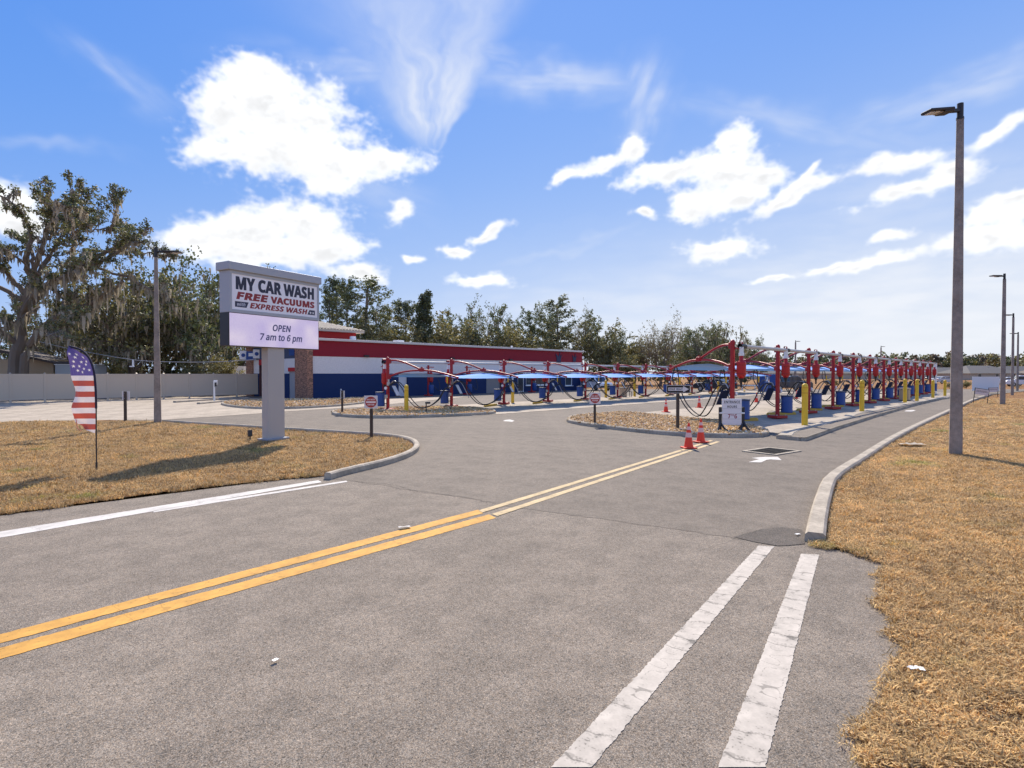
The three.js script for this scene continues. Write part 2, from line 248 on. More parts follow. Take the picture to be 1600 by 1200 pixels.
const raggedSeam = []; { const r = RNG(44); for (let i = 0; i + 1 < SEAM.length; i++) for (let k = 0; k < 7; k++) raggedSeam.push([lerp(SEAM[i][0], SEAM[i + 1][0], k / 7), lerp(SEAM[i][1], SEAM[i + 1][1], k / 7) + (r() - .5) * 2.2]); raggedSeam.push(SEAM[SEAM.length - 1]); }
{ const g = sheet('ground', [[-1500, 200], [1500, 200], [1500, -2500], [-1500, -2500]], -.04, M.turf);
  sheet('road', [[-17, 1.5], [-17, -1], ...GP([[-300, 845], [0, 806], [380, 757], [440, 750]]), ...GP(SEAM.map(([a, b]) => [a, b - 6])), ...GP(ROAD_EDGE), [1.85, 2]], .004, M.road, .8, (x, z) => { const v = 1 + .3 * fbm(x * .35, 3.3, z * .35, 4) + .16 * fbm(x * 1.7, 8.3, z * 1.7, 3); return [v, v * 1.0, v * .995]; });
  sheet('driveway', [...GP(raggedSeam), ...GP(RIGHT_KERB_L), [72, -78], [-65, -78], [-65, -14]], .007, M.lot, 1, (x, z) => { const v = 1 + .3 * fbm(x * .25, 5.5, z * .25, 4) + .14 * fbm(x * .9 + z * .5, 1.3, z * 1.4, 3); return [v, v, v]; });
  sheet('asphalt_patch', GP([[1146, 840], [1172, 833], [1190, 827.5], [1222, 825], [1252, 828], [1261, 838], [1257, 851], [1232, 853.5], [1215, 854], [1180, 848]]), .011, new THREE.MeshStandardMaterial({ color: col(.30, .25, .2), roughness: .95, ...AS1, bumpScale: .008 }));
}
// grass areas
const grassTint = (x, z) => { const a = fbm(x * .22, 7.7, z * .22, 4), b = fbm(x * 1.3, 2.1, z * 1.3, 3), gr = sstep(.12, .4, fbm(x * .5, 12.2, z * .5, 3)); const v = 1 + .5 * a + .35 * b; return [v * (1 - .16 * gr), v * (1 - .02 * gr), v * (1 - .12 * gr)]; };
const LEFT_TIP = [[506, 745], [535, 737], [590, 724], [625, 713], [642, 704], [646, 697], [640, 690], [622, 685], [590, 681], [545, 678], [480, 674], [400, 669], [320, 664], [250, 659]];
const LEFT_GRASS = [...GP([[-420, 862], [0, 806], [120, 789], [250, 771], [380, 756.5], [440, 750]]), ...GP(LEFT_TIP), ...GP([[150, 657], [0, 661], [-300, 669], [-500, 690]])];
sheet('lawn', LEFT_GRASS, .022, M.turf, 1.2, grassTint, .012);
const RIGHT_GRASS = [...GP(ROAD_EDGE).reverse(), ...GP([[1300, 755], [1350, 719], [1394, 691], [1430, 672], [1490, 644], [1528, 626], [1552, 618]]), [62, -54], [70, -66], [140, -66], [140, 3], [1.85, 3]];
sheet('lawn', RIGHT_GRASS, .03, M.turf, 1.4, grassTint, .02);
// concrete drive in front of the fence, and the pads of the two vacuum rows
const concTint = (x, z) => { const a = fbm(x * .3, 4.4, z * .3, 4), b = fbm(x * 1.1, 6.6, z * 1.1, 3), v = 1 + .28 * a + .14 * b; return [v, v * .995, v * .985]; };
sheet('concrete_drive', [...GP([[-500, 672], [-300, 668], [0, 660.5], [150, 657], [262, 656], [400, 647], [480, 641], [560, 636.5], [620, 631]]), [-4, -53], [-15, -44], [-27, -52.5], [-58, -24]], .018, M.concrete, 2, concTint);
const L0 = [-6.9, -32], R1 = [12.27, -26.6], STEP = 4.66;               // first post of the row by the building; second post of the row by the entrance lane
const slabRow = (o, s0, s1, p0, p1) => { for (let s = s0; s < s1; s += STEP) sheet('concrete_pad', [RD(o, s + .015, p0), RD(o, s + STEP - .015, p0), RD(o, s + STEP - .015, p1), RD(o, s + .015, p1)], .02, M.concrete, 2, concTint); };
slabRow(L0, .8, 50, -2, 6.1);
sheet('concrete_pad', [RD(R1, -4.2, -6.8), RD(R1, -8.6, -1.6), RD(R1, -6.6, 2.4), RD(R1, -1, 2.4), RD(R1, -1, -6.8)], .02, M.concrete, 2, concTint);
slabRow(R1, -.97, 46, -6.8, 2.4);
// grass blades: dry tufts, thick near the camera
{
  const blades = (seed, n, hgt, lean) => { const r = RNG(seed), pos = [], colr = []; for (let i = 0; i < n; i++) { const a = r() * 6.283, d = r() * .05, x = Math.cos(a) * d, z = Math.sin(a) * d, b = r() * 6.283, L = lean * (.4 + r()), h = hgt * (.45 + .75 * r()), w = .0022 + .0022 * r(), cx = Math.cos(b), cz = Math.sin(b), k = .65 + .6 * r();
      const q = [[x - cz * w, 0, z + cx * w], [x + cz * w, 0, z - cx * w], [x + cx * L * .4 - cz * w * .8, h * .65, z + cz * L * .4 + cx * w * .8], [x + cx * L * .4 + cz * w * .8, h * .65, z + cz * L * .4 - cx * w * .8], [x + cx * L, h * (.75 + .3 * r()), z + cz * L]];
      for (const t of [0, 1, 2, 1, 3, 2, 2, 3, 4]) { pos.push(...q[t]); colr.push(k, k * (.97 + .06 * r()), k * .95); } }
    const g = new THREE.BufferGeometry(); g.setAttribute('position', new THREE.Float32BufferAttribute(pos, 3)); g.setAttribute('color', new THREE.Float32BufferAttribute(colr, 3)); g.computeVertexNormals(); return g; };
  const inside = (P, x, z) => { let c = false; for (let i = 0, j = P.length - 1; i < P.length; j = i++) if ((P[i][1] > z) !== (P[j][1] > z) && x < (P[j][0] - P[i][0]) * (z - P[i][1]) / (P[j][1] - P[i][1]) + P[i][0]) c = !c; return c; };
  const gm = new THREE.MeshPhysicalMaterial({ color: col(1, 1, 1), roughness: .9, vertexColors: true, transmission: .25, thickness: 0 });
  const scatter = (poly, zone, label, y, seed, geo) => {
    const r = RNG(seed), list = [];
    for (const [x0, x1, z0, z1, dens] of zone) for (let i = 0, n = (x1 - x0) * (z1 - z0) * dens; i < n; i++) {
      const x = lerp(x0, x1, r()), z = lerp(z0, z1, r()), jx = (r() - .5) * .18 + .28 * noise3(x * 2.3, 9, z * 2.3), jz = (r() - .5) * .14; if (Math.abs(x) > -z * .93 + .6 || !inside(poly, x + jx, z + jz)) continue;
      if (fbm(x * 1.3, 31, z * 1.3, 3) < -.17 && r() < .75) continue; list.push([x, z]); }
    const m = new THREE.InstancedMesh(geo, gm, list.length), o = new THREE.Object3D(), c = new THREE.Color();
    list.forEach(([x, z], i) => { const far = clamp((-z - 6) / 20, 0, 1); o.position.set(x, y, z); o.rotation.set((r() - .5) * .5, r() * 6.283, (r() - .5) * .5); const s = (.45 + 1.0 * r() * (.6 + .8 * r())) * (1 + far * .9); o.scale.set(s, s * (.75 + .4 * r()) / (1 + far * .7), s); o.updateMatrix(); m.setMatrixAt(i, o.matrix);
      const v = (.4 + .85 * r()) * (1 + .35 * fbm(x * .5, 3, z * .5, 3)), gr = sstep(.14, .36, fbm(x * .8, 44, z * .8, 3) + .16 * (r() - .5)); const br = .5 + .5 * clamp(1.8 * fbm(x * .9, 17, z * .9, 3) + .9 * (r() - .5), -1, 1); c.setRGB(lerp(lerp(.54, .88, br), .44, gr) * v, lerp(lerp(.335, .59, br), .40, gr) * v, lerp(lerp(.135, .24, br), .08, gr) * v); m.setColorAt(i, c); });
    m.name = numbered('grass'); m.castShadow = m.receiveShadow = true; scene.add(m); tag(m, label, 'grass', null, 'stuff');
  };
  scatter(RIGHT_GRASS, [[1.5, 6, -5.5, -3, 2900], [2, 9, -9, -5.5, 2000], [4, 14, -16, -9, 800], [7, 24, -28, -16, 200], [14, 44, -48, -28, 45]], 'dry brown grass of the verge beside the entrance lane', .02, 301, blades(1, 11, .038, .042));
  scatter(LEFT_GRASS, [[-13, -2, -13, -8, 800], [-17, -2, -18, -13, 520], [-24, -2, -25, -18, 260]], 'dry golden grass around the tall pylon sign', .018, 302, blades(2, 10, .05, .045));
}
// kerbs
kerb(smooth(GP(LEFT_TIP, .05), 70).reverse(), .17, .14);
{ const p = GP(RIGHT_KERB_L.map(([a, b]) => [a, b]), .0); kerb(smooth(p, 90).reverse(), .24, .13); }
const ISLAND = GP([[886, 660], [889, 655], [903, 652], [935, 648.5], [970, 646.5], [1000, 648], [1040, 652.5], [1090, 657.5], [1130, 661], [1170, 667], [1196, 674.5], [1202, 680], [1190, 683.5], [1140, 684.5], [1080, 683], [1010, 677.5], [940, 669.5], [905, 664.5]]);
const ISLAND_L = GP([[518, 647], [526, 644], [560, 642], [600, 639.5], [640, 638], [690, 637.5], [740, 639], [770, 643], [774, 646.5], [760, 648.5], [700, 651.5], [640, 653.5], [580, 654], [535, 651.5]]);
const ISLAND_B = GP([[346, 633], [352, 630], [390, 627], [450, 625.5], [500, 625.4], [560, 623.5], [600, 622.5], [596, 626], [560, 632], [520, 636], [470, 639], [420, 640], [375, 638]]);
const stoneGeo = (() => { const g = new THREE.IcosahedronGeometry(1, 0), p = g.attributes.position; for (let i = 0; i < p.count; i++) { const x = p.getX(i), y = p.getY(i), z = p.getZ(i), k = 1 + .35 * noise3(x * 1.7 + 3, y * 1.7, z * 1.7); p.setXYZ(i, x * k, y * k * .65, z * k); } g.computeVertexNormals(); return g; })();
function gravel(poly, label, n, seed, size) {
  sheet('gravel_bed', poly, .11, M.gravelBed, .6, (x, z) => { const v = 1 + .6 * fbm(x * 3, 3, z * 3, 3); return [v, v, v]; });
  kerb(smooth([...poly].reverse(), 80, true), .17, .15, true);
  const xs = poly.map((p) => p[0]), zs = poly.map((p) => p[1]), r = RNG(seed), list = [];
  const inside = (x, z) => { let c = false; for (let i = 0, j = poly.length - 1; i < poly.length; j = i++) if ((poly[i][1] > z) !== (poly[j][1] > z) && x < (poly[j][0] - poly[i][0]) * (z - poly[i][1]) / (poly[j][1] - poly[i][1]) + poly[i][0]) c = !c; return c; };
  while (list.length < n) { const x = lerp(Math.min(...xs), Math.max(...xs), r()), z = lerp(Math.min(...zs), Math.max(...zs), r()); if (inside(x, z)) list.push([x, z]); }
  const m = new THREE.InstancedMesh(stoneGeo, mat(1, 1, 1, .9), n), o = new THREE.Object3D(), c = new THREE.Color();
  list.forEach(([x, z], i) => { const s = size * (.5 + r() * .9); o.position.set(x, .115 + s * .2, z); o.rotation.set(r() * 3, r() * 6, r() * 3); o.scale.set(s, s, s); o.updateMatrix(); m.setMatrixAt(i, o.matrix); const k = r(), v = .5 + .7 * r(); c.setRGB(...(k < .45 ? [.66 * v, .40 * v, .15 * v] : k < .8 ? [.72 * v, .50 * v, .26 * v] : k < .92 ? [.42 * v, .23 * v, .1 * v] : [.76 * v, .66 * v, .5 * v])); m.setColorAt(i, c); });
  m.name = numbered('gravel'); m.castShadow = m.receiveShadow = true; scene.add(m); tag(m, label, 'gravel', null, 'stuff');
}
gravel(ISLAND, 'tan gravel on the kerbed island under the one way sign', 9000, 401, .042);
gravel(ISLAND_L, 'tan gravel on the kerbed island at the start of the building row', 7000, 402, .045);
gravel(ISLAND_B, 'tan gravel bed along the front corner of the building', 5000, 403, .06);
// the raised strip with bollards between pads and entrance lane, its back edge scalloped
{
  const back = [[1214, 680], [1219, 675], [1231, 669.5], [1248, 665.8], [1272, 662.2], [1279, 659.5], [1290, 655.8], [1318, 649.6], [1322, 647], [1332, 644.2], [1358, 640.5], [1362, 639], [1376, 636.3], [1396, 633.2], [1400, 631.8], [1416, 629], [1434, 626.3], [1456, 622.4], [1478, 619.6]];
  const front = [[1486, 620.6], [1470, 623.5], [1420, 637], [1370, 651.5], [1308, 671.5], [1262, 688.5], [1257, 689.5], [1250, 689]];
  const B = GP(back, .12), F = GP(front, 0);
  const o = sheet('bollard_strip', [...B, ...F], .11, M.lot, 1.5, (x, z) => { const v = 1.12 + .25 * fbm(x * .8, 2, z * .8, 3); return [v, v, v]; });
  kerb(F.slice().reverse(), .05, .12); kerb(B.slice().reverse(), .45, .135);
  const side = [B[0], F[F.length - 1]]; kerb([side[1], side[0]], .05, .12);
}
// ---------------------------------------------------------------- road markings
{
  const y1 = .008, y2 = .012, q = (a, b) => G(a, b);
  strip('edge_line', q(-300, 880), q(-300, 893), q(497, 751), q(503, 754), y1, M.white, .01, 1);
  strip('edge_line', q(240, 798), q(240, 801.5), q(541, 751.5), q(543, 753.5), y1, M.white, .01, 2);
  strip('centre_line', q(-300, 1071), q(-300, 1087.5), q(747, 797), q(755, 802.5), y1, M.yellow, .012, 3, 120);
  strip('centre_line', q(-300, 1096), q(-300, 1117), q(764, 804.5), q(775, 810), y1, M.yellow, .012, 4, 120);
  strip('centre_line', q(748, 798.5), q(754, 801.8), q(1063, 703.3), q(1066, 705.3), y2, M.cream, .008, 5);
  strip('centre_line', q(768, 804.5), q(777, 807.5), q(1073, 705.2), q(1078, 706.6), y2, M.cream, .008, 6);
  strip('centre_line', q(1064, 703), q(1067, 705), q(1110, 688), q(1114, 689), y2, M.cream, .01, 7);
  strip('centre_line', q(1074, 704.8), q(1079, 706.2), q(1120, 690), q(1125, 691), y2, M.cream, .01, 8);
  strip('stop_bar', q(861, 1200), q(925, 1200), q(1185, 853.5), q(1210, 854.5), y1, M.whiteOld, .012, 9, 220);
  strip('stop_bar', q(1122, 1200), q(1196, 1200), q(1252, 866), q(1280, 867.5), y1, M.whiteOld, .009, 10, 220);
  const arrow = (pts) => sheet('lane_arrow', GP(pts), y2, M.white);
  arrow([[1169.5, 722.8], [1189.5, 723.2], [1197.5, 719.2], [1204, 718.4], [1221.6, 719.8], [1215.3, 714.6], [1195, 714.6], [1174, 716.2], [1186, 718.2], [1179, 720.2]]);
  arrow([[1413, 643], [1424, 643.4], [1431, 641.8], [1427, 640.8], [1416, 641.4]]);
  arrow([[786, 658.2], [800, 659.3], [804, 658], [797, 655.8], [789, 656.6]]);
}

{ const crack = (pts, seed) => { const r = RNG(seed), pos = [], P = GP(pts), c = new THREE.CatmullRomCurve3(P.map(([x, z]) => V(x, 0, z)), false, 'centripetal').getSpacedPoints(70).map((p) => [p.x + (r() - .5) * .05, p.z + (r() - .5) * .05, .002 + .004 * r()]);
    for (let i = 0; i < 70; i++) { const [ax, az, aw] = c[i], [bx, bz, bw] = c[i + 1], l = Math.hypot(bx - ax, bz - az) + 1e-6, nx = -(bz - az) / l, nz = (bx - ax) / l; pos.push(ax + nx * aw, 0, az + nz * aw, bx + nx * bw, 0, bz + nz * bw, ax - nx * aw, 0, az - nz * aw, bx + nx * bw, 0, bz + nz * bw, bx - nx * bw, 0, bz - nz * bw, ax - nx * aw, 0, az - nz * aw); }
    const g = new THREE.BufferGeometry(); g.setAttribute('position', new THREE.Float32BufferAttribute(pos, 3)); g.computeVertexNormals(); const o = mesh('road_crack', g, M.asphaltEdge); o.position.y = .0105; o.userData.kind = 'structure'; };
  crack([[552, 753], [610, 758], [660, 770], [720, 776], [762, 786]], 5); }
// ---------------------------------------------------------------- car wash building
const C0 = [-16.6, -47];
const W3 = (s, p, y) => { const q = RD(C0, s, p); return V(q[0], y, q[1]); };
const WALL_TURN = Math.atan2(-DZ, DX);                                    // local +x along the wall, local +z out of it
{
  const L = 37.6, D = 11.7, b = thing('car_wash_building', 'long red, white and blue striped building with a flat roof behind the vacuums', 'building', [C0[0], 0, C0[1]], WALL_TURN);
  const bands = (x0, x1, z, th, parent = b) => { const w = x1 - x0, cx = (x0 + x1) / 2; return [['wall_band', 0, 2.12, M.wallBlue], ['wall_band', 2.12, 3.55, M.wallWhite], ['wall_band', 3.55, 4.86, M.redMaroon]].map(([n, y0, y1, m]) => mesh(n, box(w, y1 - y0, th, cx, (y0 + y1) / 2, z), m, parent)); };
  // long wall with openings: door, roller door, entrance, windows
  const open = [[8.9, 9.95, 0, 2.1], [20.3, 22.6, 0, 2.25], [25.3, 26.4, 0, 2.3], [26.7, 30.1, .75, 2.3], [34.1, 35.5, .6, 2.3]];
  let x = 0; const blue = (x0, x1, y0, y1) => mesh('wall_band', box(x1 - x0, y1 - y0, .3, (x0 + x1) / 2, (y0 + y1) / 2, -.15), y1 > 2.12 ? M.wallWhite : M.wallBlue, b);
  for (const [a, c, y0, y1] of open) { blue(x, a, 0, 2.12); if (y0 > 0) blue(a, c, 0, y0); x = c; }
  blue(x, L, 0, 2.12);
  let u = 0; for (const [a, c, y0, y1] of open) { mesh('wall_band', box(a - u, 1.43, .3, (a + u) / 2, 2.835, -.15), M.wallWhite, b); mesh('wall_band', box(c - a, 3.55 - Math.max(y1, 2.12), .3, (a + c) / 2, (3.55 + Math.max(y1, 2.12)) / 2, -.15), M.wallWhite, b); u = c; }
  mesh('wall_band', box(L - u, 1.43, .3, (L + u) / 2, 2.835, -.15), M.wallWhite, b);
  mesh('parapet', box(L, 1.31, .34, L / 2, 4.205, -.15), M.redMaroon, b);
  mesh('coping', box(L + .3, .2, D + .36, L / 2, 4.96, -D / 2 + .02, .02), M.coping, b);
  mesh('roof', box(L - .5, .2, D - .5, L / 2, 4.7, -D / 2), M.grey, b);
  mesh('rear_wall', box(L, 4.86, .3, L / 2, 2.43, -D + .15), M.wallWhite, b);
  mesh('end_wall', box(.3, 4.86, D - .6, L - .15, 2.43, -D / 2), M.wallWhite, b);
  const dr = mesh('door', box(1.0, 2.07, .06, 9.42, 1.035, -.2), mat(.62, .64, .68, .5), b); mesh('handle', box(.05, .14, .06, 9.05, 1.0, -.15), M.steel, dr);
  mesh('roller_door', box(2.3, 2.25, .06, 21.45, 1.125, -.24), mat(.26, .26, .27, .6), b);
  mesh('awning', box(2.7, .12, .5, 21.3, 2.34, .2), mat(.5, .55, .62, .6), b);
  const en = mesh('entrance_door', [box(.1, 2.3, .08, 25.35, 1.15, -.1), box(.1, 2.3, .08, 26.35, 1.15, -.1), box(.9, .1, .08, 25.85, 2.25, -.1), box(.9, .14, .08, 25.85, .07, -.1)], M.plasticWhite, b); mesh('pane', box(.9, 2.06, .02, 25.85, 1.17, -.1), M.glass, en);
  for (const [a, c, y0] of [[26.7, 30.1, .75], [34.1, 35.5, .6]]) { const n = c - a > 2 ? 2 : 1, w = mesh('window', [box(c - a, .08, .1, (a + c) / 2, y0 + .04, -.08), box(c - a, .08, .1, (a + c) / 2, 2.26, -.08), ...[...Array(n + 1).keys()].map((i) => box(.08, 2.14 - y0, .1, lerp(a + .04, c - .04, i / n), (y0 + 2.3) / 2, -.08))], M.plasticWhite, b); mesh('pane', box(c - a - .05, 2.2 - y0, .02, (a + c) / 2, (y0 + 2.3) / 2, -.1), M.glass, w); mesh('sill', box(c - a + .2, .08, .2, (a + c) / 2, y0 - .03, .03), M.plasticWhite, w); }
  mesh('inner_wall', box(L - 1, 2.6, .1, L / 2, 1.3, -2.2), mat(.3, .3, .3), b);
  mesh('notice', box(.3, .7, .03, 24.4, 1.75, .02), M.plasticWhite, b);
  for (const px of [2.9, 12.6]) mesh('wall_pipe', cyl(.06, .06, .12, px, .75, .05).rotateX(0), M.plasticWhite, b);
  for (const px of [5.4, 15.4, 24.0]) { mesh('wall_light', box(.5, .16, .22, px, 3.66, .12, .03), M.black, b); }
  // front end facing the drive: two brick pillars, the tunnel mouth and a grey door
  const fx = (z0, z1, y0, y1, m, n, th = .3, x0 = 0) => mesh(n, box(th, y1 - y0, Math.abs(z1 - z0), x0 + th / 2, (y0 + y1) / 2, (z0 + z1) / 2), m, b);
  fx(.12, -2.0, 0, 4.86, M.brick, 'brick_pillar', .5, -.18); fx(-10.5, -D - .1, 0, 4.86, M.brick, 'brick_pillar', .5, -.18);
  fx(-2.0, -3.4, 2.3, 2.62, M.redBright, 'lintel', .34, -.1); fx(-2.0, -3.4, 2.62, 3.4, M.wallWhite, 'wall_band'); fx(-2.0, -10.5, 3.4, 4.86, mat(.06, .08, .14, .7), 'wall_band');
  fx(-2.0, -3.4, 0, 2.3, mat(.33, .33, .35, .6), 'door', .08, .04); fx(-3.4, -4.6, 0, 2.12, M.wallBlue, 'wall_band'); fx(-3.4, -4.6, 2.12, 3.4, M.wallWhite, 'wall_band');
  fx(-9.3, -10.5, 0, 2.12, M.wallBlue, 'wall_band'); fx(-9.3, -10.5, 2.12, 3.4, M.wallWhite, 'wall_band'); fx(-4.6, -9.3, 2.9, 3.4, M.redBright, 'lintel', .34, -.05);
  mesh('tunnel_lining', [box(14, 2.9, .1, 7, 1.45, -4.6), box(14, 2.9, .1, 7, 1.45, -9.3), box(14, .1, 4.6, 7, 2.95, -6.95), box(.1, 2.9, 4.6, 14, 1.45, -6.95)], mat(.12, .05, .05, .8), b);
  fx(-2.3, -3.2, 3.65, 4.4, M.blueBin, 'wall_panel', .06, -.09);
  // tower with a hipped standing-seam roof over the tunnel mouth
  const tx0 = -.6, tx1 = 5.4, tz0 = -1.6, tz1 = -D - .4, cx = (tx0 + tx1) / 2, cz = (tz0 + tz1) / 2;
  mesh('tower_wall', box(tx1 - tx0, 1.05, tz0 - tz1, cx, 5.25, cz), M.redBright, b);
  mesh('eave', box(tx1 - tx0 + 1.1, .2, tz0 - tz1 + 1.1, cx, 5.86, cz), mat(.5, .44, .36, .7), b);
  const hx = (tx1 - tx0) / 2 + .6, hz = (tz0 - tz1) / 2 + .6, rh = 1.35, v = [[-hx, 0, hz], [hx, 0, hz], [hx, 0, -hz], [-hx, 0, -hz], [0, rh, hx * .12], [0, rh, -hx * .12]];
  const tri = [[0, 1, 4], [1, 2, 5], [1, 5, 4], [2, 3, 5], [3, 0, 4], [3, 4, 5]], pos = []; tri.forEach((t) => t.forEach((i) => pos.push(cx + v[i][0], 5.965 + v[i][1], cz + v[i][2])));
  const rg = new THREE.BufferGeometry(); rg.setAttribute('position', new THREE.Float32BufferAttribute(pos, 3)); rg.computeVertexNormals();
  const roof = mesh('tower_roof', rg, mat(.42, .36, .29, .7, { side: THREE.DoubleSide }), b);
  const seam = (a, c) => { const d = V(...c).sub(V(...a)), g = box(.1, .09, d.length()); g.applyMatrix4(new THREE.Matrix4().makeRotationFromQuaternion(new THREE.Quaternion().setFromUnitVectors(V(0, 0, 1), d.normalize()))); return g.translate((a[0] + c[0]) / 2, (a[1] + c[1]) / 2, (a[2] + c[2]) / 2); };
  for (let i = 1; i < 24; i++) { const t = i / 24, k = 1 - Math.abs(2 * t - 1); mesh('seam', seam([cx - hx + 2 * hx * t, 5.975, cz + hz], [cx - hx + 2 * hx * t, 5.975 + rh * k * .97, cz + hz - (hz - hx * .12) * k * .97]), roof.material, roof); mesh('seam', seam([cx + hx, 5.975, cz - hz + 2 * hz * t], [cx + hx - hx * k * .97, 5.975 + rh * k * .97, cz - hz + 2 * hz * t]), roof.material, roof); }
  mesh('roof_vent', box(.8, .5, .8, 11.5, 5.2, -3.6, .03), M.plasticWhite, b); mesh('roof_vent', cyl(.3, .26, .4, 4.6, 5.2, -.8), M.plasticWhite, b);
  mesh('roof_vent', cyl(.12, .12, .5, 27.5, 5.2, -3), M.plasticWhite, b); mesh('roof_vent', box(.5, .4, .5, 33.5, 5.2, -3.6, .02), M.coping, b);
  // a spiky blue emblem on the red parapet, twice
  const crown = (cx2, k) => plate([[-.42, -.5], [.42, -.5], [.4, -.05], [.62, .5], [.22, .12], [.3, .95], [-.02, .2], [-.62, .6], [-.4, -.02]].map(([x, y]) => [x * k, y * k]), .05).translate(cx2, 4.0, .03);
  mesh('emblem', crown(32.7, 1), mat(.012, .022, .075, .6), b); mesh('emblem', crown(35.9, .75), mat(.012, .022, .07, .6), b);
  mesh('floodlight', box(.6, .3, .4, 37.9, 4.2, -.3, .03), M.plasticWhite, b);
}
// pennants by the tunnel mouth
[[380, 555, 0], [392, 556, 1], [401, 553, 2]].forEach(([px, py, i]) => { const p = at(px, py, 53.2), t = thing('banner_sign', ['small white sign with a round blue badge outside the left brick pillar', 'dark blue banner above the left brick pillar', 'white and red banner right of the left brick pillar'][i], 'banner', [p.x, p.y, p.z], .5);
  mesh('panel', box(i === 1 ? .8 : .62, .82, .05, 0, 0, 0, .015), [M.plasticWhite, M.blueBin, M.plasticWhite][i], t); mesh('badge', i === 1 ? box(.4, .3, .02, 0, .1, .035) : cyl(.17, .17, .03, 0, 0, 0, 20).rotateX(Math.PI / 2).translate(0, 0, .04), i === 1 ? M.plasticWhite : M.blueBin, t); mesh('bracket', box(.05, .06, .5, 0, .36, -.25), M.dark, t); });

// ---------------------------------------------------------------- boundary fence, sheds and cable on the left
{
  const a = [-35.9, -41.2], b = [-24.4, -52.3], n = 8.3, d = [(b[0] - a[0]) / n, (b[1] - a[1]) / n], turn = Math.atan2(-d[1], d[0]), len = Math.hypot(...d);
  const f = thing('vinyl_fence', 'long tan vinyl privacy fence in front of the mossy oak', 'fence', [a[0], 0, a[1]], turn);
  for (let i = -4; i < 9; i++) {
    mesh('fence_panel', [box(len - .13, 1.78, .05, (i + .5) * len, 1.15, 0), ...[...Array(9).keys()].map((k) => box(.012, 1.7, .06, i * len + .1 + (k + .5) * (len - .2) / 9, 1.15, 0)), box(len - .13, .14, .09, (i + .5) * len, 2.02, 0), box(len - .13, .14, .09, (i + .5) * len, .28, 0)], M.vinyl, f);
    const p = mesh('fence_post', box(.13, 2.12, .13, i * len, 1.06, 0, .01), M.vinyl, f); mesh('post_cap', new THREE.ConeGeometry(.11, .08, 4).rotateY(Math.PI / 4).translate(i * len, 2.16, 0), M.vinyl, p); }
}
{
  const s = thing('garden_shed', 'tan siding shed with a dark roof behind the fence', 'shed', [-46.5, 0, -51.5], .15);
  for (let i = 0; i < 16; i++) mesh('siding_board', box(14, .215, .06, -2, .12 + i * .21, 0).rotateX(.05 * 0).translate(0, 0, .02 * (i % 2)), M.tan, s);
  mesh('wall', box(14, 3.4, 4, -2, 1.7, -2.06), M.tan, s);
  mesh('roof', plate([[-9.6, 4.5], [1.0, 4.25], [5.6, 3.1], [5.6, 2.95], [.9, 4.05], [-9.6, 4.25]], 5, .01).translate(0, 0, -4.4), mat(.07, .055, .05, .8), s);
  const t = thing('storage_trailer', 'pale box trailer roof showing over the fence beside the tan shed', 'trailer', [-39.6, 0, -53], .2);
  mesh('body', box(3.2, 2.7, 2.2, 0, 1.55, 0, .06), mat(.4, .43, .45, .5), t); for (const x of [-.9, .9]) mesh('wheel', cyl(.34, .34, .2, 0, 0, 0).rotateX(Math.PI / 2).translate(x, .34, 1.05), M.tyre, t); mesh('roof', box(3.3, .08, 2.3, 0, 2.93, 0), mat(.7, .7, .7, .5), t);
  const t2 = thing('storage_trailer', 'white box trailer roof over the fence beside the bushy shrub', 'trailer', [-27.6, 0, -59], .6);
  mesh('body', box(3.6, 2.6, 2.2, 0, 1.5, 0, .06), mat(.75, .76, .77, .5), t2); for (const x of [-.9, .9]) mesh('wheel', cyl(.34, .34, .2, 0, 0, 0).rotateX(Math.PI / 2).translate(x, .34, 1.05), M.tyre, t2); mesh('roof', box(3.7, .08, 2.3, 0, 2.83, 0), mat(.78, .78, .78, .5), t2);
  const P = [[62, 534], [110, 545], [208, 562], [250, 565], [330, 565.5], [400, 562]].map(([x, y]) => at(x, y, 46)).map((p) => [p.x, p.y, p.z]);
  const c = thing('overhead_cable', 'thin cable slung in front of the dark oaks above the fence', 'cable', [0, 0, 0]); mesh('wire', tube(P, .025, 60, 5), M.grey, c);
  const q = at(208, 567, 46); mesh('hanger', [box(.1, .5, .1, q.x, q.y, q.z), box(.35, .08, .1, q.x - .1, q.y - .28, q.z)], M.plasticWhite, c);
}
// low kerbs and a card reader post of the wash lane
kerb(GP([[275, 629.5], [330, 626], [390, 623]]), .25, .14); kerb(GP([[313, 632], [345, 629], [385, 626.5]]), .25, .14);
{ const q = G(335, 628), t = thing('keypad_post', 'slim pale post with a keypad head in front of the fence', 'keypad', [q[0], 0, q[1]], .4); mesh('post', cyl(.06, .06, 1.3, 0, .65, 0), M.plasticWhite, t); mesh('keypad', box(.26, .34, .2, .08, 1.45, .0, .03), M.plasticWhite, t); mesh('screen', box(.14, .3, .06, .1, 1.3, .12, .02), M.black, t); }

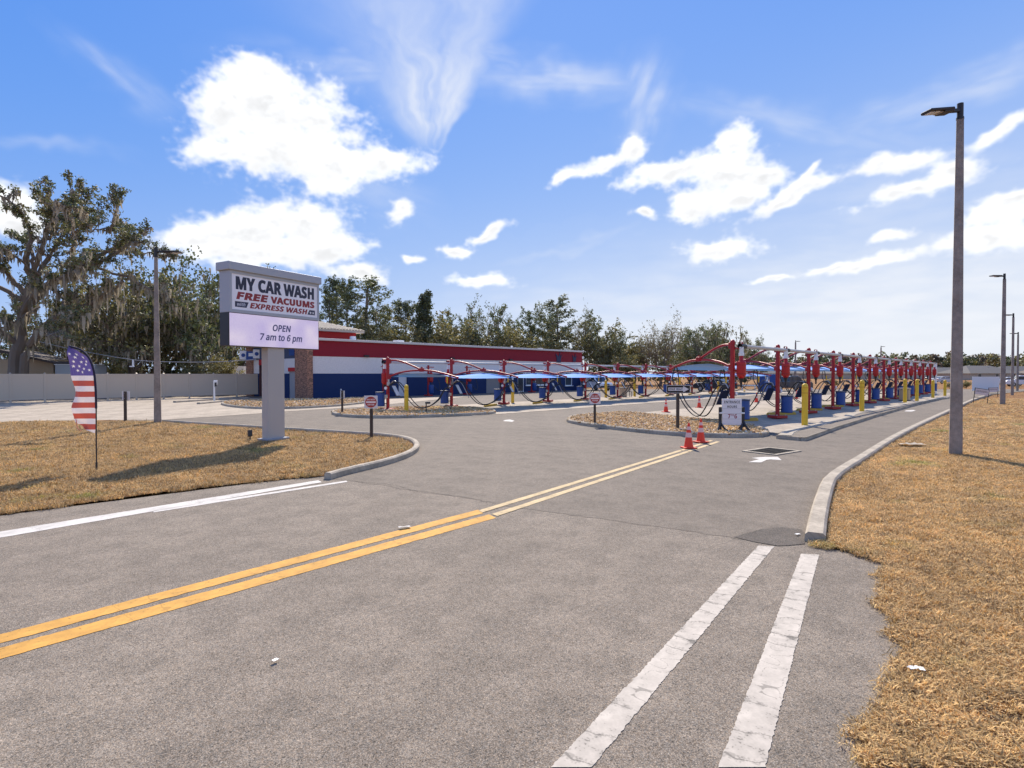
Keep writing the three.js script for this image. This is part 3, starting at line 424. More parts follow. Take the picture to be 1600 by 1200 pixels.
// ---------------------------------------------------------------- pylon sign
{
  const nx = .866, nz = .5, w = 3.22, c = [-7.43, -17.92], turn = Math.atan2(nx, nz), t = thing('pylon_sign', 'tall grey car wash sign with red and blue lettering and a lit screen', 'sign', [c[0], 0, c[1]], turn);
  const y0 = 2.9, y1 = 3.86, y2 = 5.06, y3 = 5.3;
  mesh('post', box(.6, y0 + .05, .3, 0, y0 / 2, 0, .012), mat(.43, .405, .375, .6), t);
  mesh('base_plate', box(.8, .06, .5, 0, .08, 0, .01), M.grey, t);
  const cab = mesh('cabinet', [box(w, y2 - y1, .46, 0, (y1 + y2) / 2, 0, .015)], M.signGrey, t);
  mesh('frame', [box(w, .09, .03, 0, y1 + .045, .235), box(w, .09, .03, 0, y2 - .045, .235), box(.07, y2 - y1 - .18, .03, -w / 2 + .035, (y1 + y2) / 2, .235), box(.07, y2 - y1 - .18, .03, w / 2 - .035, (y1 + y2) / 2, .235)], M.signGrey, cab);
  const art = canvasTex(1560, 512, (g, W, H) => {
    g.fillStyle = '#f1eff2'; g.fillRect(0, 0, W, H);
    const put = (text, font, fill, x0, x1, yb, sy = 1, skew = 0, grow = 0) => { g.save(); g.font = font; const m = g.measureText(text).width; g.translate(x0, yb); g.transform(1, 0, -skew, 1, 0, 0); g.scale((x1 - x0) / m, sy); g.fillStyle = fill; g.fillText(text, 0, 0); if (grow) { g.lineWidth = grow; g.strokeStyle = fill; g.lineJoin = 'miter'; g.miterLimit = 3; g.strokeText(text, 0, 0); } g.restore(); };
    put('MY CAR WASH', 'bold 190px sans-serif', '#101739', 55, 1505, 212, 1.26, 0, 14);
    put('FREE', 'bold 140px sans-serif', '#8d1424', 62, 590, 355, .98, .28, 11);
    put('VACUUMS', 'bold 132px sans-serif', '#8d1424', 662, 1500, 355, .98, 0, 11);
    put('EXPRESS WASH', 'bold 112px sans-serif', '#8d1424', 285, 1345, 470, .95, .28, 6);
    g.fillStyle = '#1d2548'; g.beginPath(); g.moveTo(52, 392); g.lineTo(275, 392); g.lineTo(238, 474); g.lineTo(52, 474); g.fill();
    put('with', 'bold 70px sans-serif', '#c9ccd8', 78, 220, 456, 1, .2);
    g.fillStyle = '#1d2548'; g.beginPath(); g.moveTo(1395, 396); g.lineTo(1510, 396); g.lineTo(1510, 474); g.lineTo(1355, 474); g.fill();
    g.fillStyle = '#f1eff2'; for (const sx of [1420, 1474]) { g.beginPath(); for (let i = 0; i < 10; i++) { const a = -Math.PI / 2 + i * Math.PI / 5, r = i % 2 ? 10 : 25; g.lineTo(sx + Math.cos(a) * r, 440 + Math.sin(a) * r); } g.fill(); }
  });
  mesh('sign_face', face(w - .14, y2 - y1 - .18).translate(0, (y1 + y2) / 2, .2345), new THREE.MeshStandardMaterial({ map: art, roughness: .35, color: col(.95, .95, .95) }), t);
  mesh('cap', box(w + .12, y3 - y2, .62, 0, (y2 + y3) / 2 + .001, 0, .02), M.signGrey, t);
  const led = mesh('screen_cabinet', box(w + .02, y1 - y0 - .004, .42, 0, (y0 + y1) / 2, 0, .01), M.black, t);
  const r0 = RNG(9), ns = tileNoise(256, 9, 15), n2 = tileNoise(256, 64, 16), scr = canvasTex(1024, 304, (g, W, H) => {
    const im = g.createImageData(W, H); for (let y = 0; y < H; y++) for (let x = 0; x < W; x++) { const o = (y * W + x) * 4, k = ns(x * .25, y * .25) - .5, q = n2(x, y) - .5 + (y % 5 === 0 ? -.12 : 0) + (x % 5 === 0 ? -.12 : 0); im.data[o] = 214 + k * 34 + q * 14; im.data[o + 1] = 200 + k * 34 + q * 16; im.data[o + 2] = 234 + k * 10 + q * 10; im.data[o + 3] = 255; } g.putImageData(im, 0, 0);
    g.fillStyle = '#1c1a55'; const put = (text, x, y, size) => { g.save(); g.translate(x, y); g.transform(1, 0, -.17, 1, 0, 0); g.font = `${size}px sans-serif`; g.textAlign = 'center'; g.fillText(text, 0, 0); g.lineWidth = 6; g.strokeStyle = '#1c1a55'; g.strokeText(text, 0, 0); g.restore(); };
    put('OPEN', 560, 140, 84); put('7 am to 6 pm', 560, 235, 84); });
  mesh('screen', face(w - .02, y1 - y0 - .03).translate(0, (y0 + y1) / 2, .2135), new THREE.MeshStandardMaterial({ color: col(.1, .1, .1), roughness: .5, emissive: col(1, 1, 1), emissiveMap: scr, emissiveIntensity: .56 }), led);
}
{ const q = G(391, 690), t = thing('ground_spotlight', 'small black spotlight on the grass beside the tall sign', 'spotlight', [q[0], .06, q[1]], .6); mesh('stake', cyl(.02, .02, .12, 0, .06, 0, 8), M.black, t); mesh('lamp_head', box(.12, .2, .16, 0, .2, 0, .02).rotateX(-.2), M.black, t); mesh('lens', box(.09, .16, .01, 0, .2, -.085).rotateX(-.2), M.glass, t); }
{ const q = G(666, 648), t = thing('ground_spotlight', 'black T shaped path light on the gravel island near the yellow bollard', 'spotlight', [q[0], .11, q[1]], .2); mesh('stake', cyl(.03, .03, .45, 0, .22, 0, 8), M.black, t); mesh('lamp_head', box(.26, .1, .16, .08, .5, 0, .02), M.black, t); mesh('lens', box(.2, .06, .01, .08, .5, .082), M.glass, t); }

// ---------------------------------------------------------------- feather flag
{
  const q = G(151, 734, .05), t = thing('feather_flag', 'tall feather flag with white stars on purple and red stripes', 'flag', [q[0], .05, q[1]]), k = 12.55 / FOC;
  const P = (px, py) => [(px - 151) * k, (734 - py) * k];
  const pole = [[151, 734], [151, 680], [151.5, 640], [151, 610], [148, 580], [141, 562], [130, 551], [112, 545]].map(([x, y]) => [...P(x, y), 0]);
  mesh('pole', tube(pole, .013, 40, 8), M.black, t); mesh('sleeve', tube(pole.slice(2), .022, 40, 8), mat(.02, .018, .04, .8), t); mesh('ground_spike', cyl(.02, .02, .2, 0, .06, 0), M.black, t);
  const tex = canvasTex(256, 1024, (g, W, H) => { for (let i = 0; i < 11; i++) { g.fillStyle = i % 2 ? '#bb5546' : '#e8dede'; g.fillRect(0, 340 + i * 64, W, 65); } g.fillStyle = '#675a9a'; g.fillRect(0, 0, W, 345); g.strokeStyle = '#54488a'; g.lineWidth = 3; for (let x = 0; x < 256; x += 16) { g.beginPath(); g.moveTo(x, 0); g.lineTo(x + 14, 345); g.stroke(); }
    g.fillStyle = '#efe9e2'; const st = (sx, sy, r) => { g.beginPath(); for (let i = 0; i < 10; i++) { const a = -Math.PI / 2 + i * Math.PI / 5, q2 = i % 2 ? r * .38 : r; g.lineTo(sx + Math.cos(a) * q2, sy + Math.sin(a) * q2); } g.fill(); };
    for (const [sx, sy] of [[40, 90], [80, 130], [50, 180], [110, 95], [130, 185], [170, 130], [185, 215], [95, 235], [150, 265], [60, 285], [215, 280], [200, 180], [120, 305], [30, 235]]) st(sx, sy, 21); });
  const rows = 26, cols = 8, pos = [], uv = [], idx = [], left = [[112, 545], [112.5, 560], [113.5, 585], [115, 610], [116.5, 632], [118, 648], [121, 661], [126, 668]], right = [[112, 545], [141, 562], [148.5, 585], [150.5, 610], [151, 632], [150.5, 655], [150, 672], [149, 678]];
  const pick = (L, t2) => { const f = t2 * (L.length - 1), i = Math.min(L.length - 2, Math.floor(f)); return [lerp(L[i][0], L[i + 1][0], f - i), lerp(L[i][1], L[i + 1][1], f - i)]; };
  for (let i = 0; i <= rows; i++) for (let j = 0; j <= cols; j++) { const a = pick(left, i / rows), b = pick(right, i / rows), s = j / cols, x = lerp(a[0], b[0], s), y = lerp(a[1], b[1], s), pp = P(x, y); pos.push(pp[0], pp[1], .07 * (1 - s) * Math.sin(i * .42 + s * 4.5) + .03 * Math.sin(i * .9 - s * 8) * (1 - s)); uv.push(s, 1 - (y - 545) / 133); if (i < rows && j < cols) { const n = i * (cols + 1) + j; idx.push(n, n + cols + 1, n + 1, n + 1, n + cols + 1, n + cols + 2); } }
  const g = new THREE.BufferGeometry(); g.setAttribute('position', new THREE.Float32BufferAttribute(pos, 3)); g.setAttribute('uv', new THREE.Float32BufferAttribute(uv, 2)); g.setIndex(idx); g.computeVertexNormals();
  mesh('flag_cloth', g, new THREE.MeshPhysicalMaterial({ map: tex, roughness: .85, transmission: .35, thickness: 0, side: THREE.DoubleSide }), t);
  mesh('torn_edge', tube([[...P(121, 655), 0], [...P(122.5, 663), .02], [...P(122, 668), 0], [...P(125, 672), .01], [...P(129, 674), 0]], .007, 20, 5), mat(.7, .2, .15, .8), t);
}
// ---------------------------------------------------------------- signs on posts
function signPost(name, label, px, pyBase, pyLo, pyHi, halfPx, m, postW = .07, y = 0) {
  const q = G(px, pyBase, y), Z = -q[1], k = Z / FOC, t = thing(name, label, 'sign', [q[0], y, q[1]], 0), h0 = (pyBase - pyLo) * k, h1 = (pyBase - pyHi) * k;
  mesh('post', box(postW, h1, postW, 0, h1 / 2, 0, .006), M.brownPost, t); return { t, w: halfPx * 2 * k, h: h1 - h0, cy: (h0 + h1) / 2, z: postW / 2 + .012 };
}
const dne = canvasTex(256, 256, (g) => { g.fillStyle = '#d9d2d0'; g.fillRect(0, 0, 256, 256); g.fillStyle = '#a5352c'; g.beginPath(); g.arc(128, 128, 112, 0, 7); g.fill(); g.fillStyle = '#ece4e0'; g.fillRect(34, 112, 188, 32); g.textAlign = 'center'; g.font = 'bold 44px sans-serif'; g.fillText('DO NOT', 128, 92); g.fillText('ENTER', 128, 196); });
for (const [px, b, lo, hi, hw, lab, y] of [[580.5, 683, 638, 618, 10.4, 'square do not enter sign at the tip of the sign lawn', .05], [929.3, 662, 631, 613.5, 8.6, 'square do not enter sign on the gravel island', .1]]) {
  const s = signPost('road_sign', lab, px, b, lo, hi, hw, null, .09, y); mesh('panel', box(s.w, s.h, .012, 0, s.cy, s.z, .004), mat(.7, .7, .7, .5), s.t); mesh('sign_face', face(s.w - .008, s.h - .008).translate(0, s.cy, s.z + .0075), new THREE.MeshStandardMaterial({ map: dne, roughness: .5 }), s.t); s.t.userData.group = undefined; }
{ const s = signPost('road_sign', 'black one way sign with a white arrow pointing right on the gravel island', 1058.8, 670.5, 614.3, 601.5, 18.7, null, .1, .1), ow = canvasTex(512, 176, (g) => { g.fillStyle = '#d8d4d2'; g.fillRect(0, 0, 512, 176); g.fillStyle = '#121011'; g.fillRect(8, 8, 496, 160); g.fillStyle = '#d8d4d2'; g.beginPath(); g.moveTo(40, 52); g.lineTo(360, 52); g.lineTo(360, 20); g.lineTo(485, 88); g.lineTo(360, 156); g.lineTo(360, 124); g.lineTo(40, 124); g.fill(); g.fillStyle = '#121011'; g.font = 'bold 66px sans-serif'; g.fillText('ONE WAY', 52, 112, 315); });
  mesh('panel', box(s.w, s.h, .012, 0, s.cy, s.z, .004), M.black, s.t); mesh('sign_face', face(s.w - .008, s.h - .008).translate(0, s.cy, s.z + .0075), new THREE.MeshStandardMaterial({ map: ow, roughness: .5 }), s.t); }
for (const [px, b, lo, hi, hw, lab, y] of [[196, 658, 625, 611.5, 6, 'small sign seen from behind near the fence on the lawn edge', .05], [534.8, 645.5, 623.5, 610.5, 3.4, 'narrow white sign seen from behind at the left end of the gravel', .1]]) { const s = signPost('road_sign', lab, px, b, lo, hi, hw, null, .09, y); mesh('panel', box(s.w, s.h, .012, 0, s.cy, -s.z, .004), mat(.75, .74, .72, .4), s.t); for (const k of [-.3, .3]) mesh('bolt', cyl(.012, .012, .02, 0, 0, 0, 8).rotateX(Math.PI / 2).translate(0, s.cy + k * s.h, .05), M.steel, s.t); }
{ const q = G(1143, 673, .11), k = -q[1] / FOC, t = thing('marquee_sign', 'white letter board reading entrance hours on black splayed feet', 'sign', [q[0], .11, q[1]], -.05);
  const w = 30 * k, y0 = 9 * k, y1 = 50 * k, tex = canvasTex(384, 520, (g, W, H) => { g.fillStyle = '#e4dfdf'; g.fillRect(0, 0, W, H); g.fillStyle = '#bdb6b8'; for (const y of [90, 190, 290, 400]) g.fillRect(0, y, W, 8); g.textAlign = 'center'; g.fillStyle = '#1a1518'; g.font = 'bold 70px sans-serif'; g.fillText('ENTRANCE', 192, 80, 330); g.fillText('HOURS', 192, 178, 210); g.fillStyle = '#8e1420'; g.font = 'bold 124px sans-serif'; g.fillText('7', 135, 392, 62); g.fillText('6', 268, 392, 62); g.font = 'bold 56px sans-serif'; g.fillText('TO', 202, 344, 64); });
  mesh('letter_board', box(w, y1 - y0, .07, 0, (y0 + y1) / 2, 0, .012), M.plasticWhite, t); mesh('sign_face', face(w - .03, y1 - y0 - .03).translate(0, (y0 + y1) / 2, .0365), new THREE.MeshStandardMaterial({ map: tex, roughness: .4 }), t);
  for (const s of [-1, 1]) { const x = s * (w / 2 + .06); mesh('side_rail', box(.09, .7, .09, x, .48, 0, .015), M.black, t); mesh('foot', [tube([[x, .35, 0], [x + s * .05, .18, .1], [x + s * .16, .0, .22]], .045, 10, 6), tube([[x, .35, 0], [x - s * .03, .15, -.1], [x - s * .1, .0, -.25]], .045, 10, 6), tube([[x, .3, 0], [x - s * .1, .1, .14], [x - s * .2, 0, .24]], .04, 10, 6)], M.black, t); mesh('clip', box(.14, .05, .12, x - s * .03, .62, 0, .01), M.plasticWhite, t); } }
// ---------------------------------------------------------------- traffic cones
{
  const k = thing('traffic_cone', 'orange traffic cone nearer the camera of the pair on the centre line', 'cone', [0, 0, 0], 0, 'traffic cones in the drive');
  mesh('base', box(.37, .035, .37, 0, .018, 0, .012), M.orangeDark, k);
  mesh('cone_body', new THREE.LatheGeometry([[.135, .03], [.125, .05], [.028, .69], [.024, .71], [0, .712]].map(([a, b]) => new THREE.Vector2(a, b)), 20), M.cone, k);
  for (const [a, b] of [[.31, .44], [.52, .61]]) mesh('collar', new THREE.CylinderGeometry(lerp(.125, .028, (b - .05) / .64) + .004, lerp(.125, .028, (a - .05) / .64) + .004, b - a, 20, 1, true).translate(0, (a + b) / 2, 0), M.reflect, k);
  [[1076, 701, 0], [1095, 692, 0, 'orange traffic cone behind the front one at the island kerb'], [1040.5, 644.5, 0, 'orange traffic cone left of the one way post in the aisle'], [1092.5, 637.5, 0, 'orange traffic cone right of the one way sign in the aisle'], [1182, 629, 0, 'faded small cone behind the second red post of the near row'], [1244.5, 623.5, 0, 'farthest orange cone behind the third red post of the near row']].forEach(([px, py, y, lab], i) => { const q = G(px, py), r = [.1, .4, .2, .6, 0, .3][i]; if (!i) { k.position.set(q[0], .014, q[1]); k.rotation.y = r; } else copy(k, 'traffic_cone', lab, [q[0], .02, q[1]], r); });
}
// ---------------------------------------------------------------- yellow bollards
{
  const b = thing('bollard', 'tall yellow bollard at the near end of the scalloped strip', 'bollard', [0, 0, 0], 0, 'yellow bollards');
  mesh('sleeve', new THREE.LatheGeometry([[.112, 0], [.112, 1.48], [.108, 1.56], [.085, 1.62], [.04, 1.645], [0, 1.65]].map(([a, c]) => new THREE.Vector2(a, c)), 20), M.yellowPlastic, b);
  for (const y of [1.28, 1.48]) mesh('band', new THREE.CylinderGeometry(.1145, .1145, .03, 20, 1, true).translate(0, y, 0), mat(.6, .3, .02, .6), b);
  const put = [[1257.3, 665, 599, .11], [1346.6, 643.3, 593.6, .11, 'second yellow bollard of the scalloped strip'], [1414, 629, 591.8, .11, 'third yellow bollard, in front of the square tan bin'], [1432.6, 627, 592.6, .11, 'yellow bollard just behind the one by the tan bin'], [1457.6, 621.5, 593.6, .11, 'yellow bollard near the white drop pipe'], [1476.4, 618.6, 593.6, .11, 'farthest yellow bollard, just left of the big light pole'],
    [635, 642.6, 601, .11, 'yellow bollard on the gravel island by the building row'], [801, 630, 596.5, 0, 'yellow bollard beside the third red post by the building'], [946.6, 621.5, 594, 0, 'yellow bollard left of the tan bench'], [991.5, 619.8, 593.2, 0, 'yellow bollard right of the tan bench'], [1122, 613.8, 595.6, 0, 'small distant yellow bollard by the dark parked car']];
  put.forEach(([px, py, top, y, lab], i) => { const q = G(px, py, y), h = (py - top) * -q[1] / FOC, o = i ? copy(b, 'bollard', lab, [q[0], y, q[1]], i) : b; if (!i) b.position.set(q[0], y, q[1]); o.scale.y = h / 1.65; });
}
// ---------------------------------------------------------------- vacuum rows
const turnOf = (ux, uz) => Math.atan2(-uz, ux);
const uL = [.92, .39], uR = [-.292, -.956];                               // the way the arms reach over the bays of the two rows
function makeStation(mirror, H) {
  const t = new THREE.Group(), s = mirror;                                // local +x over the bay, local z*s along the row, away from the camera
  mesh('post', [cyl(.092, .092, H - .1, 0, H / 2 + .03, 0, 16), cyl(.1, .1, .08, 0, H - .02, 0, 16), new THREE.SphereGeometry(.095, 12, 6, 0, 6.283, 0, 1.57).translate(0, H + .02, 0)], M.red, t);
  const bp = mesh('base_block', box(.62, .13, .62, 0, .1, 0, .02), M.red, t);
  for (const a of [-1, 1]) for (const c of [-1, 1]) mesh('anchor_bolt', cyl(.025, .025, .05, a * .24, .185, c * .24, 8), M.steel, bp);
  mesh('top_arm', tube([[.05, H - .1, 0], [.5, H - .08, 0], [1.1, H - .2, 0], [1.7, H - .42, 0], [2.2, H - .62, 0]], .05, 24, 8), M.red, t);
  mesh('arm_plate', box(.2, .26, .14, .08, H - .12, 0, .02), M.red, t);
  const hub = H - .66;
  mesh('bow', tube([[.05, H - .98, 0], [.7, H - .78, 0], [1.5, hub + .0, 0], [2.2, hub + .02, 0], [2.9, hub - .02, 0], [3.7, H - .84, 0], [4.4, H - 1.02, 0]], .05, 36, 8), M.red, t);
  mesh('hub', [box(.26, .2, .16, 2.2, hub + .05, 0, .03), cyl(.05, .05, .18, 2.2, hub + .12, 0, 10)], M.red, t);
  mesh('bow_plate', box(.2, .24, .14, .08, H - .98, 0, .02), M.red, t);
  mesh('end_cap', cyl(.062, .062, .05, 0, 0, 0, 10).rotateZ(1.35).translate(4.4, H - 1.02, 0), M.redCan, t);
  // separator canister under the overhead pipe, on the outer side
  mesh('canister_neck', [cyl(.085, .085, .34, -.32, H - .36, .16 * s, 14), cyl(.11, .11, .12, -.32, H - .48, .16 * s, 14)], M.plasticWhite, t);
  const can = mesh('canister', new THREE.LatheGeometry([[0, H - 1.42], [.1, H - 1.42], [.13, H - 1.36], [.175, H - 1.3], [.178, H - .82], [.16, H - .76], [.08, H - .72], [.075, H - .54], [0, H - .54]].map(([a, b]) => new THREE.Vector2(a, b)), 18).translate(-.32, 0, .16 * s), M.redCan, t);
  mesh('canister_band', [cyl(.184, .184, .03, -.32, H - 1.24, .16 * s, 18), cyl(.184, .184, .03, -.32, H - .9, .16 * s, 18)], mat(.3, .01, .01, .5), can);
  mesh('canister_outlet', [cyl(.05, .09, .16, -.32, H - 1.5, .16 * s, 12), cyl(.04, .04, .22, -.32, H - 1.66, .16 * s, 10)], M.black, t);
  mesh('bracket', box(.3, .05, .06, -.17, H - 1.1, .08 * s, .01), M.red, t);
  // fittings on the post
  mesh('nozzle_holder', [box(.13, .2, .13, .1, 1.52, .09, .02), cyl(.05, .05, .16, .12, 1.7, .1, 10)], M.pvc, t);
  mesh('gauge', [cyl(.085, .085, .06, 0, 0, 0, 16).rotateX(Math.PI / 2).translate(-.06, 1.28, .11)], M.plasticWhite, t);
  mesh('collar', [cyl(.104, .104, .05, 0, 1.75, 0, 16), cyl(.104, .104, .04, 0, .95, 0, 16), cyl(.104, .104, .04, 0, 2.3, 0, 16)], M.red, t);
  mesh('valve_box', box(.14, .18, .12, -.02, .82, .12, .015), M.pvc, t);
  const bd = mesh('mat_board', box(.66, .04, .38, 0, 0, 0, .012).rotateZ(-1.05).translate(.45, 1.12, -.1), M.navy, t);
  mesh('board_face', box(.6, .012, .33, 0, .028, 0).rotateZ(-1.05).translate(.45, 1.12, -.1), mat(.5, .56, .66, .5), bd);
  mesh('hose_rest', tube([[.1, 1.5, -.1], [.3, 1.68, -.1], [.6, 1.55, -.1], [.95, 1.0, -.1], [1.15, .62, -.1]], .022, 24, 6), M.steel, t);
  for (const [z, r] of [[.12, 0], [-.22, .5]]) mesh('vacuum_hose', tube([[3.95, H - .92, z * .3], [3.9, H - 1.5, z], [3.72 - r * .4, 1.3, z], [3.4 - r * .5, .72, z + .1], [2.7 - r * .3, .3, z + .16], [2.0, .28, z + .1], [1.35, .75, z], [.95, 1.35, z * .8], [.62, 1.62, z * .6], [.3, 1.55, z * .4], [.12, 1.36, .1]], .027, 70, 7), M.rubber, t);
  mesh('nozzle', cyl(.03, .045, .36, 3.83, 1.75, .12, 10), M.yellowPlastic, t);
  return t;
}
const fitRow = { left: 2.9, right: 3.32 };
const leftProto = makeStation(-1, fitRow.left), rightProto = makeStation(1, fitRow.right);
const LEFT_POSTS = [...Array(11).keys()].map((i) => RD(L0, i * STEP, 0)), RIGHT_POSTS = [RD(R1, -5.2, 0), ...[...Array(11).keys()].map((i) => RD(R1, i * STEP, 0))];
const binGeo = (() => { const body = new THREE.LatheGeometry([[0, .3], [.25, .3], [.255, .34], [.245, .55], [.255, .57], [.245, .59], [.25, .8], [.26, .82], [.25, .84], [.25, 1.04], [.27, 1.06], [.265, 1.09], [.235, 1.09], [.23, .9], [0, .9]].map(([a, b]) => new THREE.Vector2(a, b)), 20); return body; })();
const stopGeo = plate([[-.85, 0], [.85, 0], [.82, .09], [.76, .13], [-.76, .13], [-.82, .09]], .15, .01);
function buildRow(proto, posts, u, side, where) {
  const turn = turnOf(...u);
  let bin0, stop0, sail0;
  posts.forEach(([x, z], i) => {
    const label = `red canopy vacuum post, ${ORD[i]} from the near end of the row ${where}`;
    let o; if (!i) { o = proto; o.name = numbered('vacuum_station'); o.position.set(x, .02, z); o.rotation.y = turn; scene.add(o); tag(o, label, 'vacuum station', `vacuum stations of the row ${where}`); } else o = copy(proto, 'vacuum_station', label, [x, .02, z], turn);
    // bin hung beside the post, on the outer side
    const bo = side > 0 ? [x + .42, z + .02] : [x - .42, z + .02], bl = `blue barrel bin on the ${ORD[i]} red post of the row ${where}`;
    if (!bin0) { bin0 = thing('waste_bin', bl, 'bin', [bo[0], 0, bo[1]], 0, `blue bins of the row ${where}`); mesh('barrel', binGeo, M.blueBin, bin0); mesh('liner', cyl(.272, .272, .05, 0, 1.07, 0, 20), M.navy, bin0); mesh('bracket', box(.42, .05, .1, side > 0 ? -.22 : .22, .45, 0), M.dark, bin0); } else copy(bin0, 'waste_bin', bl, [bo[0] + (rnd() - .5) * .05, (rnd() - .5) * .05, bo[1]], (rnd() - .5) * .5);
    const mid = [x + DX * STEP * .5 + u[0] * .75, z + DZ * STEP * .5 + u[1] * .75], sl = `yellow wheel stop beyond the ${ORD[i]} red post of the row ${where}`;
    if (!stop0) { stop0 = thing('wheel_stop', sl, 'wheel stop', [mid[0], .02, mid[1]], turn + Math.PI / 2, `yellow wheel stops of the row ${where}`); mesh('block', stopGeo, M.stop, stop0); for (const k of [-.55, .55]) mesh('pin', cyl(.02, .02, .02, k, .145, .075, 8), M.steel, stop0); } else copy(stop0, 'wheel_stop', sl, [mid[0], .02, mid[1]]);
  });
  // fabric between each two bows
  const H = proto === leftProto ? fitRow.left : fitRow.right;
  for (let i = 0; i + 1 < posts.length; i++) {
    const [x, z] = posts[i], [x2, z2] = posts[i + 1], label = `blue fabric shade between the ${ORD[i]} and ${ORD[i + 1]} red posts ${where}`;
    if (!sail0 || (i === 1 && side > 0)) {
      const na = 16, nb = 18, pos = [], idx = [], yb = (b) => { const q = [H - .95, H - .84, H - .76, H - .74, H - .78, H - .87, H - 1.0], f = b * 6, k = Math.min(5, Math.floor(f)); return lerp(q[k], q[k + 1], f - k); };
      for (let a = 0; a <= na; a++) for (let b = 0; b <= nb; b++) { const A = a / na, B = b / nb, e = 4 * A * (1 - A), bb = .5 + (B - .5) * (.98 - .3 * e), along = .18 + bb * 4.1; pos.push(u[0] * along + (x2 - x) * A, yb(bb) - .06 - .13 * e + .02 * Math.sin(B * 9 + A * 3), u[1] * along + (z2 - z) * A); if (a < na && b < nb) { const n = a * (nb + 1) + b; idx.push(n, n + 1, n + nb + 1, n + 1, n + nb + 2, n + nb + 1); } }
      const g = new THREE.BufferGeometry(); g.setAttribute('position', new THREE.Float32BufferAttribute(pos, 3)); g.setIndex(idx); g.computeVertexNormals();
      const o = mesh('shade_sail', g, M.sail); o.position.set(x, .02, z); tag(o, label, 'shade sail', `blue shade sails ${where}`); sail0 = o;
    } else copy(sail0, 'shade_sail', label, [x, .02, z]);
  }
  // overhead pipe on the outer side of the posts
  const out = side > 0 ? [NX * .33, NZ * .33] : [-NX * .33, -NZ * .33], a = posts[0], b = posts[posts.length - 1], y = H - .14, end = [b[0] + DX * 1.2, b[1] + DZ * 1.2];
  const p = thing('suction_pipe', `long white overhead pipe carried along the red posts ${where}`, 'pipe', [a[0] + out[0], 0, a[1] + out[1]]), v = (q, yy) => [q[0] - a[0], yy, q[1] - a[1]];
  mesh('pipe', tube([v([a[0] + DX * .1, a[1] + DZ * .1], y), v(end, y)], .075, 40, 12), M.pvc, p); mesh('drop_pipe', [tube([v(end, y + .07), v(end, 0)], .1, 2, 12)], M.plasticWhite, p);
  mesh('end_cap', tube([v([a[0] - DX * .12, a[1] - DZ * .12], y), v([a[0] + DX * .25, a[1] + DZ * .25], y)], .1, 2, 12), M.black, p);
  posts.forEach(([x, z]) => { mesh('coupling', tube([v([x + DX * .12, z + DZ * .12], y), v([x + DX * .42, z + DZ * .42], y)], .093, 2, 12), M.black, p); mesh('pipe_hanger', [tube([v([x - out[0], z - out[1]], y - .06), v([x, z], y - .1)], .03, 2, 8), tube([v([x - DX * .1, z - DZ * .1], y + .12), v([x + DX * .1, z + DZ * .1], y + .12)], .06, 2, 8)], M.red, p); });
}
buildRow(leftProto, LEFT_POSTS, uL, -1, 'by the building');
buildRow(rightProto, RIGHT_POSTS, uR, 1, 'by the entrance lane');
// plain vacuum posts against the long wall
{
  let o; [6.2, 11.2, 16.1, 21, 26].forEach((s, i) => { const p = W3(s, 1.5, 0), label = `plain red vacuum post, ${ORD[i]} along the blue wall from its brick corner`;
    if (!o) { o = thing('wall_vacuum', label, 'vacuum station', [p.x, 0, p.z], WALL_TURN, 'vacuum posts along the blue wall'); mesh('post', cyl(.1, .1, 2.9, 0, 1.45, 0), M.red, o); mesh('base_block', box(.6, .13, .6, 0, .07, 0, .02), M.red, o); mesh('canister', new THREE.LatheGeometry([[0, 1.3], [.16, 1.32], [.2, 1.42], [.2, 2.1], [.1, 2.2], [.08, 2.5], [0, 2.5]].map(([a, c]) => new THREE.Vector2(a, c)), 16).translate(.12, 0, .24), M.red, o); mesh('barrel', new THREE.LatheGeometry([[0, .3], [.24, .3], [.24, 1.05], [.2, 1.06], [0, 1.06]].map(([a, c]) => new THREE.Vector2(a, c)), 16).translate(.1, 0, .3), M.blueBin, o); mesh('cross_arm', box(.9, .08, .08, .2, 2.72, 0, .01), M.red, o); mesh('vacuum_hose', tube([[.12, 1.3, .3], [.5, .7, .5], [.9, .5, .5], [1.1, 1.2, .3], [.7, 2.0, .1], [.15, 1.9, .08]], .03, 30, 6), M.rubber, o); }
    else copy(o, 'wall_vacuum', label, [p.x, 0, p.z], WALL_TURN); });
}
